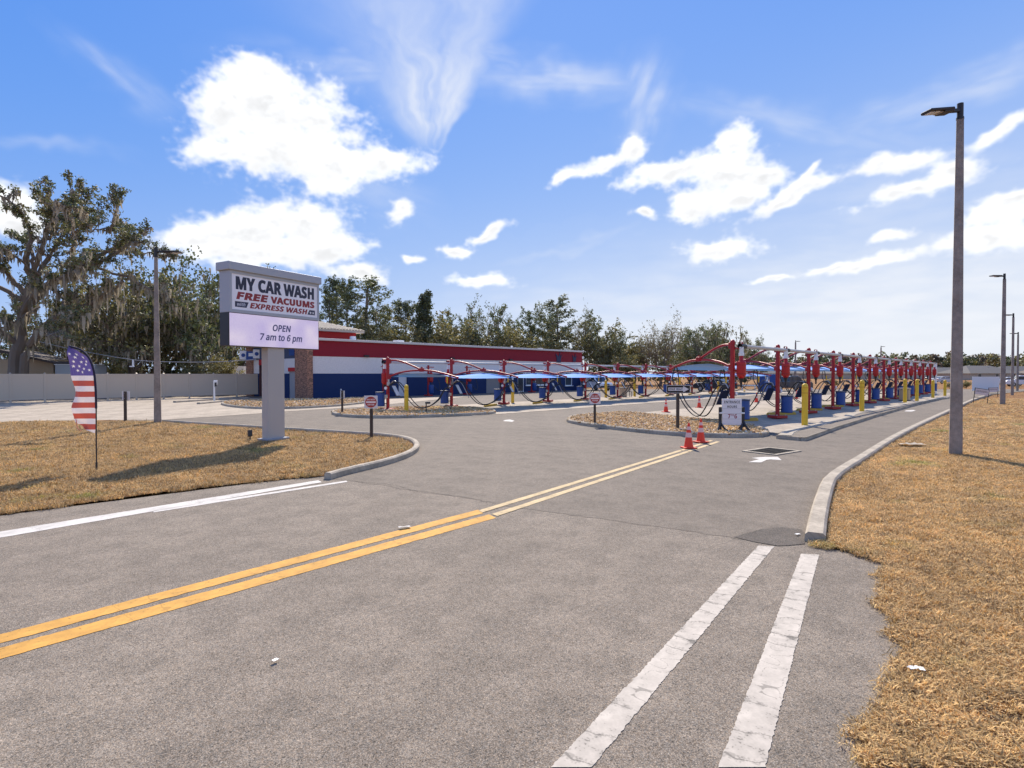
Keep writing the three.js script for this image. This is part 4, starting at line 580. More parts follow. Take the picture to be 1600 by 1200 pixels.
// ---------------------------------------------------------------- light poles
{
  function pole(label, px, pyBase, pyTop, w0, w1, headSide, headTilt, turn = 0) {
    const q = G(px, pyBase, .04), Z = -q[1], h = (pyBase - pyTop) * Z / FOC, t = thing('light_pole', label, 'light pole', [q[0], .02, q[1]], turn);
    const g = new THREE.CylinderGeometry(w1 * .707, w0 * .707, h, 4, 1).rotateY(Math.PI / 4).toNonIndexed(); g.computeVertexNormals(); metreUV(g); mesh('shaft', g.translate(0, h / 2, 0), M.pole, t);
    mesh('tenon', [cyl(.07, .07, .42, 0, h + .2, 0, 12), cyl(.085, .085, .06, 0, h + .03, 0, 12)], M.black, t);
    const head = new THREE.Group(); head.name = 'lamp_head'; head.position.set(0, h + .24, 0); head.rotation.set(0, headSide[1], 0); t.add(head);
    const tilt = headTilt, R = (g2) => g2.rotateZ(tilt);
    mesh('arm', R(box(.32, .09, .09, .18, .0, 0, .02)), M.black, head); mesh('housing', [R(box(.72, .07, .32, .68, .02, 0, .025)), R(box(.3, .05, .3, .48, -.03, 0, .02))], M.dark, head);
    for (let i = 0; i < 2; i++) mesh('lens', R(box(.13, .03, .2, .94 - i * .16, -.02, 0, .008)), mat(.7, .72, .74, .3), head);
    mesh('driver_box', R(box(.22, .03, .2, .62, -.03, 0, .008)), mat(.3, .29, .28, .5), head); return t;
  }
  pole('tall square concrete light pole, the big one on the lawn by the lane', 1493, 710, 189, .275, .15, [0, Math.PI + .82], -.15, -.62);
  pole('second concrete light pole behind the white banner, right of the lane', 1566.5, 631.5, 437, .29, .18, [0, Math.PI + .8], -.02, -.66);
  pole('third light pole along the lane, just right of the second', 1581.5, 617.5, 496, .24, .17, [0, Math.PI + .8], -.02, -.66);
  pole('smallest light pole of the lane, at the right edge', 1589.5, 610.5, 524, .24, .17, [0, Math.PI + .8], -.02, -.66);
  pole('concrete light pole on the left lawn beside the feather flag', 246.5, 660.5, 402, .27, .13, [0, -.45], -.04, .5);
  pole('distant light pole behind the first vacuum posts of the lane row', 1242.5, 600.5, 535, .34, .18, [0, .2], -.02, .1);
  pole('distant light pole above the middle of the lane row', 1376, 598, 543, .34, .18, [0, .2], -.02, .1);
}
// ---------------------------------------------------------------- storm drain
{
  const P = GP([[1168, 707], [1192, 699.5], [1243, 705], [1223, 713.5]]), c = [(P[0][0] + P[2][0]) / 2, (P[0][1] + P[2][1]) / 2], t = thing('storm_drain', 'black steel storm drain grate set in the lane asphalt', 'drain', [c[0], .014, c[1]], Math.atan2(-(P[3][1] - P[0][1]), P[3][0] - P[0][0]));
  const w = Math.hypot(P[3][0] - P[0][0], P[3][1] - P[0][1]), d = Math.hypot(P[1][0] - P[0][0], P[1][1] - P[0][1]);
  mesh('concrete_frame', [box(w, .02, .09, 0, .008, d / 2 - .045), box(w, .02, .09, 0, .008, -d / 2 + .045), box(.09, .02, d - .18, -w / 2 + .045, .008, 0), box(.09, .02, d - .18, w / 2 - .045, .008, 0)], M.kerb, t);
  mesh('pit', box(w - .18, .004, d - .18, 0, .001, 0), M.black, t);
  for (let i = 0; i < 15; i++) mesh('grate_bar', box(w - .18, .012, .022, 0, .01, -d / 2 + .12 + i * (d - .24) / 14), M.grate, t);
  for (let i = 0; i < 5; i++) mesh('grate_rib', box(.025, .014, d - .18, -w / 2 + .14 + i * (w - .28) / 4, .0085, 0), M.grate, t);
}
// ---------------------------------------------------------------- furniture and machines of the lot
{
  const q = G(1413.5, 626.5), t = thing('litter_bin', 'square tan litter bin behind the third yellow bollard of the lane', 'bin', [q[0], .02, q[1]], .75);
  mesh('body', box(.62, .82, .62, 0, .45, 0, .03), M.tan, t); mesh('lid', box(.7, .12, .7, 0, .92, 0, .03), mat(.36, .3, .23, .7), t); mesh('base', box(.66, .05, .66, 0, .03, 0), M.dark, t);
  const q2 = G(973.5, 620.5), b = thing('litter_bin', 'square tan litter bin between two yellow bollards by the building', 'bin', [q2[0], .02, q2[1]], .3);
  mesh('body', box(.52, .72, .52, 0, .38, 0, .03), M.tan, b); mesh('lid', box(.6, .1, .6, 0, .79, 0, .03), mat(.36, .3, .23, .7), b);
  const q3 = G(982, 620.2), c = thing('bench', 'dark bench with a tan back beside the square tan bin', 'bench', [q3[0], .02, q3[1]], .3);
  mesh('seat', [0, 1, 2].map((i) => box(.62, .04, .12, 0, .45, -.15 + i * .14, .01)), M.brownPost, c); mesh('backrest', [0, 1, 2].map((i) => box(.62, .1, .03, 0, .58 + i * .12, -.24, .01)), M.tan, c); for (const s of [-.27, .27]) mesh('leg', [box(.05, .45, .05, s, .22, .12), box(.05, .85, .05, s, .42, -.26)], M.dark, c);
  [[1192.5, 612.5, 'tall blue machine cabinet in the aisle behind the second near post'], [1209, 611.5, 'narrow blue machine cabinet left of the dark pickup']].forEach(([px, py, lab], i) => { const k = G(px, py), m = thing('machine_cabinet', lab, 'cabinet', [k[0], .02, k[1]], .7); mesh('body', box(i ? .7 : .95, 1.95, .8, 0, 1.05, 0, .03), M.blueBin, m); mesh('base', box(i ? .74 : 1, .08, .84, 0, .04, 0), M.grey, m); mesh('panel', box(.5, .5, .03, 0, 1.45, .41, .01), mat(.5, .6, .75, .5), m); mesh('panel', box(.5, .5, .03, 0, .65, .41, .01), mat(.02, .1, .35, .5), m); });
  // white board rails at the back of the aisle
  const r = G(1180, 610), w = thing('white_rail', 'white horizontal guard rail behind the first near vacuum post', 'rail', [r[0], 0, r[1]], .2); mesh('rail', box(4.2, .16, .1, 0, .62, 0, .02), M.plasticWhite, w); for (const x of [-1.8, 0, 1.8]) mesh('post', box(.12, .7, .12, x, .35, -.05, .01), M.plasticWhite, w);
}
// parked vehicles
function vehicle(name, label, cat, [x, z], turn, paint, kind) {
  const t = thing(name, label, cat, [x, .01, z], turn), L = kind === 'truck' ? 5.6 : kind === 'suv' ? 4.8 : 4.6, W = 1.85, h = L / 2;
  const prof = kind === 'truck' ? [[-h, .45], [-h, 1.05], [-h + .1, 1.15], [-.45, 1.15], [-.4, 1.2], [1.0, 1.2], [1.1, 1.15], [h - .15, 1.05], [h, .9], [h, .42]] : [[-h, .42], [-h + .05, 1.0], [-h + .2, 1.08], [.9, 1.05], [h - .2, .95], [h, .75], [h, .4]];
  mesh('body', plate(prof, W - .1, .05).translate(0, 0, -W / 2 + .05), paint, t);
  const roofH = kind === 'car' ? 1.45 : 1.78, cab = kind === 'truck' ? [[-.45, 1.15], [-.3, roofH - .05], [-.15, roofH], [.75, roofH], [.95, roofH - .1], [1.65, 1.12]] : kind === 'suv' ? [[-h + .1, 1.05], [-h + .3, roofH - .08], [-h + .5, roofH], [.5, roofH], [.7, roofH - .08], [1.4, 1.04]] : [[-h + .5, 1.04], [-1.0, roofH - .04], [-.7, roofH], [.35, roofH], [.5, roofH - .04], [1.3, 1.02]];
  mesh('cabin', plate(cab, W - .34, .05).translate(0, 0, -W / 2 + .17), paint, t);
  const gy0 = 1.12, gy1 = roofH - .12, sx0 = cab[0][0] + .28, sx1 = cab[cab.length - 1][0] - .42;
  for (const s of [-1, 1]) for (const [a, b] of [[sx0, lerp(sx0, sx1, .46)], [lerp(sx0, sx1, .5), sx1]]) mesh('side_window', plate([[a, gy0], [a + .1, gy1], [b - .14, gy1], [b, gy0]], .012).translate(0, 0, s * (W / 2 - .115) - .006), M.glass, t);
  const wind = (xa, ya, xb, yb, n) => { const d = Math.hypot(xb - xa, yb - ya), g = box(d * .86, .012, W - .5).rotateZ(Math.atan2(yb - ya, xb - xa)).translate((xa + xb) / 2, (ya + yb) / 2, 0); mesh(n, g, M.glass, t); };
  const e = cab.length - 1; wind(cab[e - 1][0] + .05, cab[e - 1][1] + .04, cab[e][0] + .05, cab[e][1] + .04, 'windscreen'); wind(cab[0][0] - .05, cab[0][1] + .04, cab[1][0] - .055, cab[1][1] + .02, 'rear_window');
  for (const a of [-h + .95, h - .95]) for (const s of [-1, 1]) { const w = mesh('wheel', new THREE.TorusGeometry(.27, .1, 8, 20).translate(a, .36, s * (W / 2 - .06)), M.tyre, t); mesh('rim', cyl(.2, .2, .1, 0, 0, 0, 14).rotateX(Math.PI / 2).translate(a, .36, s * (W / 2 - .04)), M.steel, w); }
  for (const s of [-1, 1]) { mesh('headlight', box(.06, .14, .36, h + .04, .82, s * .66, .02), mat(.8, .82, .85, .15), t); mesh('tail_light', box(.06, .22, .2, -h - .04, .9, s * .76, .02), mat(.4, .01, .01, .3), t); mesh('mirror', box(.14, .14, .2, sx1 - .05, 1.16, s * (W / 2 + .06), .03), M.black, t); }
  mesh('bumper', [box(.12, .22, W - .1, h + .05, .5, 0, .04), box(.12, .22, W - .1, -h - .05, .5, 0, .04)], M.black, t); mesh('grille', box(.04, .16, .8, h + .06, .74, 0, .01), M.black, t);
}
const paint = (r, g, b) => new THREE.MeshPhysicalMaterial({ color: col(r, g, b), roughness: .4, clearcoat: 1, clearcoatRoughness: .05 });
vehicle('parked_suv', 'white car parked just beyond the far end of the building', 'car', G(931, 610), -1.15, paint(.75, .76, .78), 'suv');
vehicle('parked_pickup', 'dark pickup truck behind the second and third near vacuum posts', 'truck', G(1231, 611), .25, paint(.02, .03, .045), 'truck');
vehicle('parked_car', 'dark car at the far vacuum bays left of the first near post', 'car', G(1117, 612), 2.2, paint(.015, .016, .02), 'car');
vehicle('parked_car', 'pale silver car parked right of the white drop pipe', 'car', G(1474, 599.5), .2, paint(.5, .52, .55), 'car');
vehicle('parked_car', 'white car parked by the houses right of the second light pole', 'car', G(1575, 602.5), 2.9, paint(.7, .7, .7), 'car');
vehicle('parked_suv', 'large white vehicle at the right edge behind the smallest light pole', 'car', G(1598, 604), 2.7, paint(.75, .76, .77), 'suv');
// signs beside the lane at the right
{
  const q = G(1540, 611), t = thing('banner_sign', 'large blank white banner board at the bend of the lane', 'sign', [q[0], 0, q[1]], .05), k = -q[1] / FOC;
  mesh('board', box(44 * k, 21 * k, .06, 0, 11.5 * k, 0, .01), mat(.72, .71, .72, .55), t); for (const s of [-.46, .46]) mesh('post', box(.1, 22.5 * k, .1, s * 44 * k, 11.2 * k, -.08), M.plasticWhite, t); mesh('frame', [box(44.4 * k, .06, .08, 0, 22 * k, 0), box(44.4 * k, .06, .08, 0, 1.1 * k, 0)], M.plasticWhite, t);
  const art = (s) => canvasTex(256, 128, (g) => { g.fillStyle = '#cfc6c8'; g.fillRect(0, 0, 256, 128); g.fillStyle = '#4a3d44'; const r = RNG(s); for (const y of [34, 58]) { let x = 22; while (x < 220) { const w = 10 + r() * 26; g.fillRect(x, y, w, 12); x += w + 7; } } });
  [[1531.5, 630.5, 24, .14, 'tilted white metal framed yard sign on the lawn by the lane', 22.3, 12.8, 11], [1552, 620.5, 15.5, -.02, 'smaller upright white yard sign right of the tilted one', 14, 7.6, 12]].forEach(([px, py, w, tilt, lab, hi, lo, sd]) => { const p = G(px, py), s = -p[1] / FOC, o = thing('yard_sign', lab, 'sign', [p[0], .03, p[1]], .1), rot = (g) => g.rotateZ(-tilt);
    mesh('panel', rot(box(w * s, (hi - lo) * s, .03, 0, (hi + lo) / 2 * s, 0, .005)), mat(.7, .68, .68, .5), o); mesh('sign_face', rot(face(w * s * .96, (hi - lo) * s * .9).translate(0, (hi + lo) / 2 * s, .0165)), new THREE.MeshStandardMaterial({ map: art(sd), roughness: .5 }), o);
    for (const e of [-.5, .5]) mesh('leg', rot(box(.035, hi * s + .12, .035, e * w * s, hi * s / 2 - .03, 0)), M.dark, o); mesh('crossbar', rot(box(w * s, .03, .03, 0, lo * s * .62, 0)), M.dark, o); mesh('rail', rot(box(w * s, .035, .035, 0, hi * s, 0)), M.dark, o); });
}
// ---------------------------------------------------------------- litter
{
  const crumple = (w, d, seed) => { const g = new THREE.PlaneGeometry(w, d, 5, 4).rotateX(-Math.PI / 2), p = g.attributes.position; for (let i = 0; i < p.count; i++) p.setY(i, .012 + w * .22 * Math.abs(noise3(p.getX(i) * 9 / w * .3 + seed, seed, p.getZ(i) * 9 / w * .3))); g.computeVertexNormals(); return g; };
  [[632, 822, .16, .07, .5, M.white, 'crumpled tan wrapper on the road above the yellow lines'], [430, 1028, .045, .03, 1, M.plasticWhite, 'small white scrap on the open road surface'], [1246, 833, .07, .035, .4, M.plasticWhite, 'small white scrap on the dark asphalt patch by the kerb'], [1427, 1050, .075, .035, .2, M.plasticWhite, 'white paper scrap at the grass edge'], [1440, 1052, .05, .035, 1.2, M.plasticWhite, 'second paper scrap in the grass beside the first'], [1424, 697, .75, .4, .3, M.kerb, 'broken pale slab lying in the grass by the lane kerb']].forEach(([px, py, w, d, r, m, lab], i) => { const q = G(px, py, .04), t = mesh('litter', crumple(w, d, i * 3.1 + 1), m); t.position.set(q[0], i < 3 ? .016 : .06, q[1]); t.rotation.y = r; tag(t, lab, 'litter'); });
}
// ---------------------------------------------------------------- houses beyond the lot
{
  const roofM = [mat(.13, .12, .11, .9), mat(.18, .145, .115, .9), mat(.11, .105, .1, .9)], wallM = [mat(.42, .37, .3, .8), mat(.36, .31, .25, .8), mat(.45, .42, .38, .8)];
  const house = (px, Z, w, d, rh, turn, i, lab) => { Z *= 1.35; w *= 1.2; rh *= .95; const p = at(px, 584, Z), t = thing('house', lab, 'house', [p.x, 0, p.z], turn), wh = 2.2, o = .5, hw = w / 2 + o, hd = d / 2 + o, rl = Math.max(.5, w / 2 - d / 2);
    mesh('wall', box(w, wh, d, 0, wh / 2, 0), wallM[i % 3], t);
    const v = [[-hw, 0, hd], [hw, 0, hd], [hw, 0, -hd], [-hw, 0, -hd], [-rl, rh, 0], [rl, rh, 0]], pos = []; [[0, 1, 5], [0, 5, 4], [1, 2, 5], [2, 3, 4], [2, 4, 5], [3, 0, 4], [0, 2, 1], [0, 3, 2]].forEach((f) => f.forEach((k) => pos.push(v[k][0], wh + v[k][1], v[k][2]))); const g = new THREE.BufferGeometry(); g.setAttribute('position', new THREE.Float32BufferAttribute(pos, 3)); g.computeVertexNormals();
    const r = mesh('roof', g, roofM[i % 3], t); mesh('roof_vent', cyl(.1, .1, .6, rl * .5, wh + rh * .85, d * .1, 8), M.pvc, r);
    for (const x of [-.32, .02, .34]) { const n = mesh('window', box(1.5, 1.3, .08, x * w, 1.5, d / 2 + .02), M.plasticWhite, t); mesh('pane', box(1.36, 1.16, .03, x * w, 1.5, d / 2 + .06), M.glass, n); } mesh('door', box(.95, 2.05, .08, .18 * w, 1.03, d / 2 + .03), mat(.2, .12, .08, .6), t); };
  house(1262, 190, 24, 13, 2.9, .5, 1, 'low house with a tan hip roof behind the third near vacuum posts');
  house(1330, 175, 22, 13, 2.7, .4, 0, 'house with a grey hip roof behind the middle of the lane row');
  house(1400, 210, 26, 14, 3.0, -.3, 1, 'house with a wide brown roof behind the last vacuum posts');
  house(1462, 185, 20, 12, 2.8, .3, 2, 'dark roofed house behind the white drop pipe');
  house(1528, 150, 19, 12, 2.9, .25, 0, 'grey hip roofed house right behind the blank banner board');
  house(1500, 225, 24, 13, 3.4, -.2, 1, 'brown roofed house between the big pole and the banner board');
  house(1585, 165, 20, 12, 3.0, .2, 2, 'dark roofed house behind the second and third light poles');
  house(1655, 150, 20, 12, 3.0, .2, 1, 'brown roofed house at the right edge of the picture');
  house(1190, 165, 20, 12, 2.2, .3, 2, 'pale low house glimpsed behind the first near vacuum post');
}
// ---------------------------------------------------------------- trees
class MB { constructor() { this.p = []; this.c = []; }
  tri(a, b, c, k) { this.p.push(a.x, a.y, a.z, b.x, b.y, b.z, c.x, c.y, c.z); this.c.push(k[0], k[1], k[2], k[0], k[1], k[2], k[0], k[1], k[2]); }
  limb(pts, r0, r1, sides, k = [1, 1, 1]) { let prev; const n = pts.length; for (let i = 0; i < n; i++) { const d = pts[Math.min(n - 1, i + 1)].clone().sub(pts[Math.max(0, i - 1)]).normalize(), u = Math.abs(d.y) > .9 ? V(1, 0, 0) : V(0, 1, 0), a = u.clone().cross(d).normalize(), b = d.clone().cross(a), r = lerp(r0, r1, i / (n - 1)), ring = []; for (let s = 0; s < sides; s++) { const t = s / sides * 6.2832; ring.push(pts[i].clone().addScaledVector(a, Math.cos(t) * r).addScaledVector(b, Math.sin(t) * r)); } if (prev) for (let s = 0; s < sides; s++) { const q = (s + 1) % sides; this.tri(prev[s], prev[q], ring[q], k); this.tri(prev[s], ring[q], ring[s], k); } prev = ring; } }
  geo(color) { const g = new THREE.BufferGeometry(); g.setAttribute('position', new THREE.Float32BufferAttribute(this.p, 3)); if (color) g.setAttribute('color', new THREE.Float32BufferAttribute(this.c, 3)); g.computeVertexNormals(); return g; } }
function leafAt(mb, r, c, size, k) { const a = V(r() - .5, (r() - .5) * .9, r() - .5).normalize(), b = V(r() - .5, r() - .5, r() - .5).cross(a).normalize(), L = size * (.6 + .8 * r()), w = L * (.3 + .25 * r()), p = c.clone().addScaledVector(a, -L / 2), q = c.clone().addScaledVector(a, L / 2), s = c.clone().addScaledVector(b, w), t = c.clone().addScaledVector(b, -w * .8); mb.tri(p, s, q, k); mb.tri(p, q, t, k); }
function clump(mb, r, c, rad, n, size, tint, flat = .8) { const tone = .65 + .7 * r(); for (let i = 0; i < n; i++) { const a = r() * 6.283, z = r() * 2 - 1, q = Math.sqrt(1 - z * z), d = rad * Math.pow(r(), .45), v = tone * (.55 + .9 * r()), y = r(); leafAt(mb, r, V(c.x + Math.cos(a) * q * d, c.y + z * d * flat, c.z + Math.sin(a) * q * d), size, [tint[0] * v * (1 + .25 * y), tint[1] * v, tint[2] * v * (1 - .2 * y)]); } }
function mossAt(mb, r, c, len, k) { const n = 3, w = .05 + .09 * r(), a = r() * 3.14, dx = Math.cos(a) * w, dz = Math.sin(a) * w; let p = c.clone(), wp = 1; for (let i = 0; i < n; i++) { const q = p.clone().add(V((r() - .5) * .14, -len / n * (.8 + .4 * r()), (r() - .5) * .14)), wq = i === n - 1 ? .05 : .75 - .2 * i + .2 * r(), A = p.clone().add(V(dx * wp, 0, dz * wp)), B = p.clone().add(V(-dx * wp, 0, -dz * wp)), C = q.clone().add(V(dx * wq, 0, dz * wq)), D = q.clone().add(V(-dx * wq, 0, -dz * wq)); mb.tri(A, B, C, k); mb.tri(B, D, C, k); p = q; wp = wq; } }
function growTree(seed, o) {
  const r = RNG(seed), T = new MB(), F = new MB(), S = new MB();
  const mossTone = () => { const v = .6 + .7 * r(); return [.38 * v, .33 * v, .24 * v]; };
  const grow = (p, dir, len, rad, lvl) => {
    const n = lvl === 0 ? 7 : lvl === 1 ? 6 : 4, pts = [p.clone()]; let d = dir.clone(), q = p.clone();
    for (let i = 0; i < n; i++) { d.add(V((r() - .5) * o.wob[lvl], (r() - .5) * o.wob[lvl] + o.up[lvl], (r() - .5) * o.wob[lvl])).normalize(); q = q.clone().addScaledVector(d, len / n); pts.push(q); }
    T.limb(pts, rad, rad * (lvl === o.levels ? .3 : .5), lvl === 0 ? 9 : lvl === 1 ? 6 : lvl === 2 ? 4 : 3);
    if (o.moss && lvl >= 1 && lvl <= 3) for (let i = 0, m = o.moss * len * (lvl === 1 ? 1.3 : 1); i < m; i++) { const k = r() * (pts.length - 1.01), j = Math.floor(k); if (lvl === 1 && k < 1.5) continue; mossAt(S, r, pts[j].clone().lerp(pts[j + 1], k - j), (.35 + 1.1 * r() * r()) * o.mossLen, mossTone()); }
    if (lvl >= o.leafFrom) for (let i = Math.ceil(n * .35); i <= n; i++) if (r() < o.leafP) clump(F, r, pts[i], o.leafR * (.7 + .6 * r()), o.leafN, o.leafS, o.tint, o.flat);
    if (lvl < o.levels) { const m = o.kids[lvl]; let az = r() * 6.283; for (let i = 0; i < m; i++) { const t = lerp(o.from[lvl], 1, (i + .5 * r() + .3) / m), k = Math.min(.999, t) * n, j = Math.floor(k), c = pts[j].clone().lerp(pts[j + 1], k - j), dd = pts[j + 1].clone().sub(pts[j]).normalize(); az += 2.4 + (r() - .5) * .8; const u = V(0, 1, 0).cross(dd); if (u.lengthSq() < .01) u.set(1, 0, 0); u.normalize(); const ang = o.ang[lvl] * (.75 + .5 * r()); const cd = dd.clone().applyAxisAngle(u, ang).applyAxisAngle(dd, az); const sh = o.shape ? o.shape(t, lvl) : 1; grow(c, cd, len * o.ratio[lvl] * (.75 + .5 * r()) * sh, rad * lerp(1, .5, t) * o.thin[lvl], lvl + 1); } }
  };
  grow(V(0, 0, 0), V((r() - .5) * .1, 1, (r() - .5) * .1).normalize(), o.H * o.trunk, o.H * o.girth, 0);
  return { T: T.geo(), F: F.geo(true), S: o.moss ? S.geo(true) : null, H: (() => { let m = 0; for (let i = 1; i < F.p.length; i += 3) m = Math.max(m, F.p[i]); return m; })(), n: (T.p.length + F.p.length + S.p.length) / 9 };
}
const green = [.14, .175, .068], olive = [.185, .195, .08], deep = [.09, .12, .05], yellowish = [.24, .235, .085];
const OAK = { H: 14, trunk: .3, girth: .034, levels: 3, kids: [7, 6, 5], from: [.45, .25, .2], ang: [.85, .75, .8], ratio: [1.75, .5, .5], thin: [.62, .5, .5], wob: [.12, .35, .5, .6], up: [.05, .07, .06, .02], leafFrom: 2, leafP: .85, leafR: .85, leafN: 13, leafS: .34, tint: olive, flat: .7, moss: 2.6, mossLen: 1.25 };
const KIND = {
  oak: [growTree(11, OAK), growTree(12, { ...OAK, kids: [6, 6, 5], tint: green, moss: 1.6 })],
  pine: [growTree(21, { H: 20, trunk: .97, girth: .012, levels: 2, kids: [22, 5], from: [.46, .3], ang: [1.15, .7], ratio: [.1, .55], thin: [.34, .5], wob: [.03, .3, .4], up: [.02, .1, .12], leafFrom: 1, leafP: .62, leafR: .46, leafN: 18, leafS: .26, tint: green, flat: .65, shape: (t, l) => (l ? 1 : .55 + 1.0 * Math.sin(Math.PI * clamp((t - .42) / .62, 0, 1))) }),
    growTree(22, { H: 20, trunk: .97, girth: .011, levels: 2, kids: [14, 5], from: [.66, .3], ang: [1.0, .7], ratio: [.14, .55], thin: [.36, .5], wob: [.05, .35, .4], up: [.02, .13, .12], leafFrom: 1, leafP: .95, leafR: .65, leafN: 22, leafS: .3, tint: deep, flat: .65, shape: (t, l) => (l ? 1 : .6 + .8 * Math.sin(Math.PI * clamp((t - .55) / .5, 0, 1))) })],
  bush: [growTree(31, { H: 9, trunk: .35, girth: .02, levels: 3, kids: [9, 5, 4], from: [.1, .2, .2], ang: [.7, .7, .8], ratio: [1.35, .5, .5], thin: [.6, .5, .5], wob: [.1, .3, .4, .5], up: [.05, .09, .05, 0], leafFrom: 2, leafP: .9, leafR: .62, leafN: 11, leafS: .3, tint: yellowish, flat: .85 }),
    growTree(32, { H: 9, trunk: .4, girth: .02, levels: 3, kids: [9, 5, 4], from: [.1, .2, .2], ang: [.6, .7, .8], ratio: [1.3, .5, .5], thin: [.6, .5, .5], wob: [.1, .3, .4, .5], up: [.05, .09, .05, 0], leafFrom: 2, leafP: .9, leafR: .6, leafN: 11, leafS: .3, tint: olive, flat: .85 })],
  bare: [growTree(41, { H: 13, trunk: .3, girth: .026, levels: 4, kids: [7, 6, 5, 4], from: [.4, .25, .2, .2], ang: [.62, .55, .6, .7], ratio: [1.5, .5, .5, .55], thin: [.65, .55, .55, .6], wob: [.1, .25, .4, .5, .5], up: [.05, .07, .06, .04, .02], leafFrom: 4, leafP: .3, leafR: .28, leafN: 5, leafS: .2, tint: [.2, .19, .09], flat: .9 })],
  slender: [growTree(51, { H: 14, trunk: .9, girth: .011, levels: 3, kids: [13, 5, 3], from: [.3, .25, .3], ang: [.75, .7, .7], ratio: [.3, .5, .5], thin: [.4, .5, .5], wob: [.07, .3, .4, .5], up: [.02, .13, .08, .02], leafFrom: 2, leafP: .85, leafR: .5, leafN: 9, leafS: .3, tint: green, flat: .85 })],
  snag: [growTree(61, { H: 17, trunk: .97, girth: .016, levels: 2, kids: [34, 4], from: [.03, .2], ang: [.95, .8], ratio: [.1, .6], thin: [.2, .5], wob: [.1, .3, .4], up: [.03, .05, 0], leafFrom: 1, leafP: .95, leafR: .68, leafN: 20, leafS: .34, tint: deep, flat: 1.1, shape: (t, l) => (l ? 1 : 1.35 - .75 * t) })],
};
function tree(name, kind, v, label, px, Z, pyTop, wide = 1, turn = 0, group, cat = 'tree') {
  const k = KIND[kind][v], p = at(px, 584, Z), h = EYE + (584 - pyTop) * Z / FOC, s = h / k.H, t = thing(name, label, cat, [p.x, -.05, p.z], turn, group);
  mesh('trunk', k.T, kind === 'pine' ? M.barkPale : M.bark, t); mesh('crown', k.F, M.leaf, t); if (k.S) mesh('hanging_moss', k.S, M.moss, t); t.scale.set(s * wide, s, s * wide); return t;
}
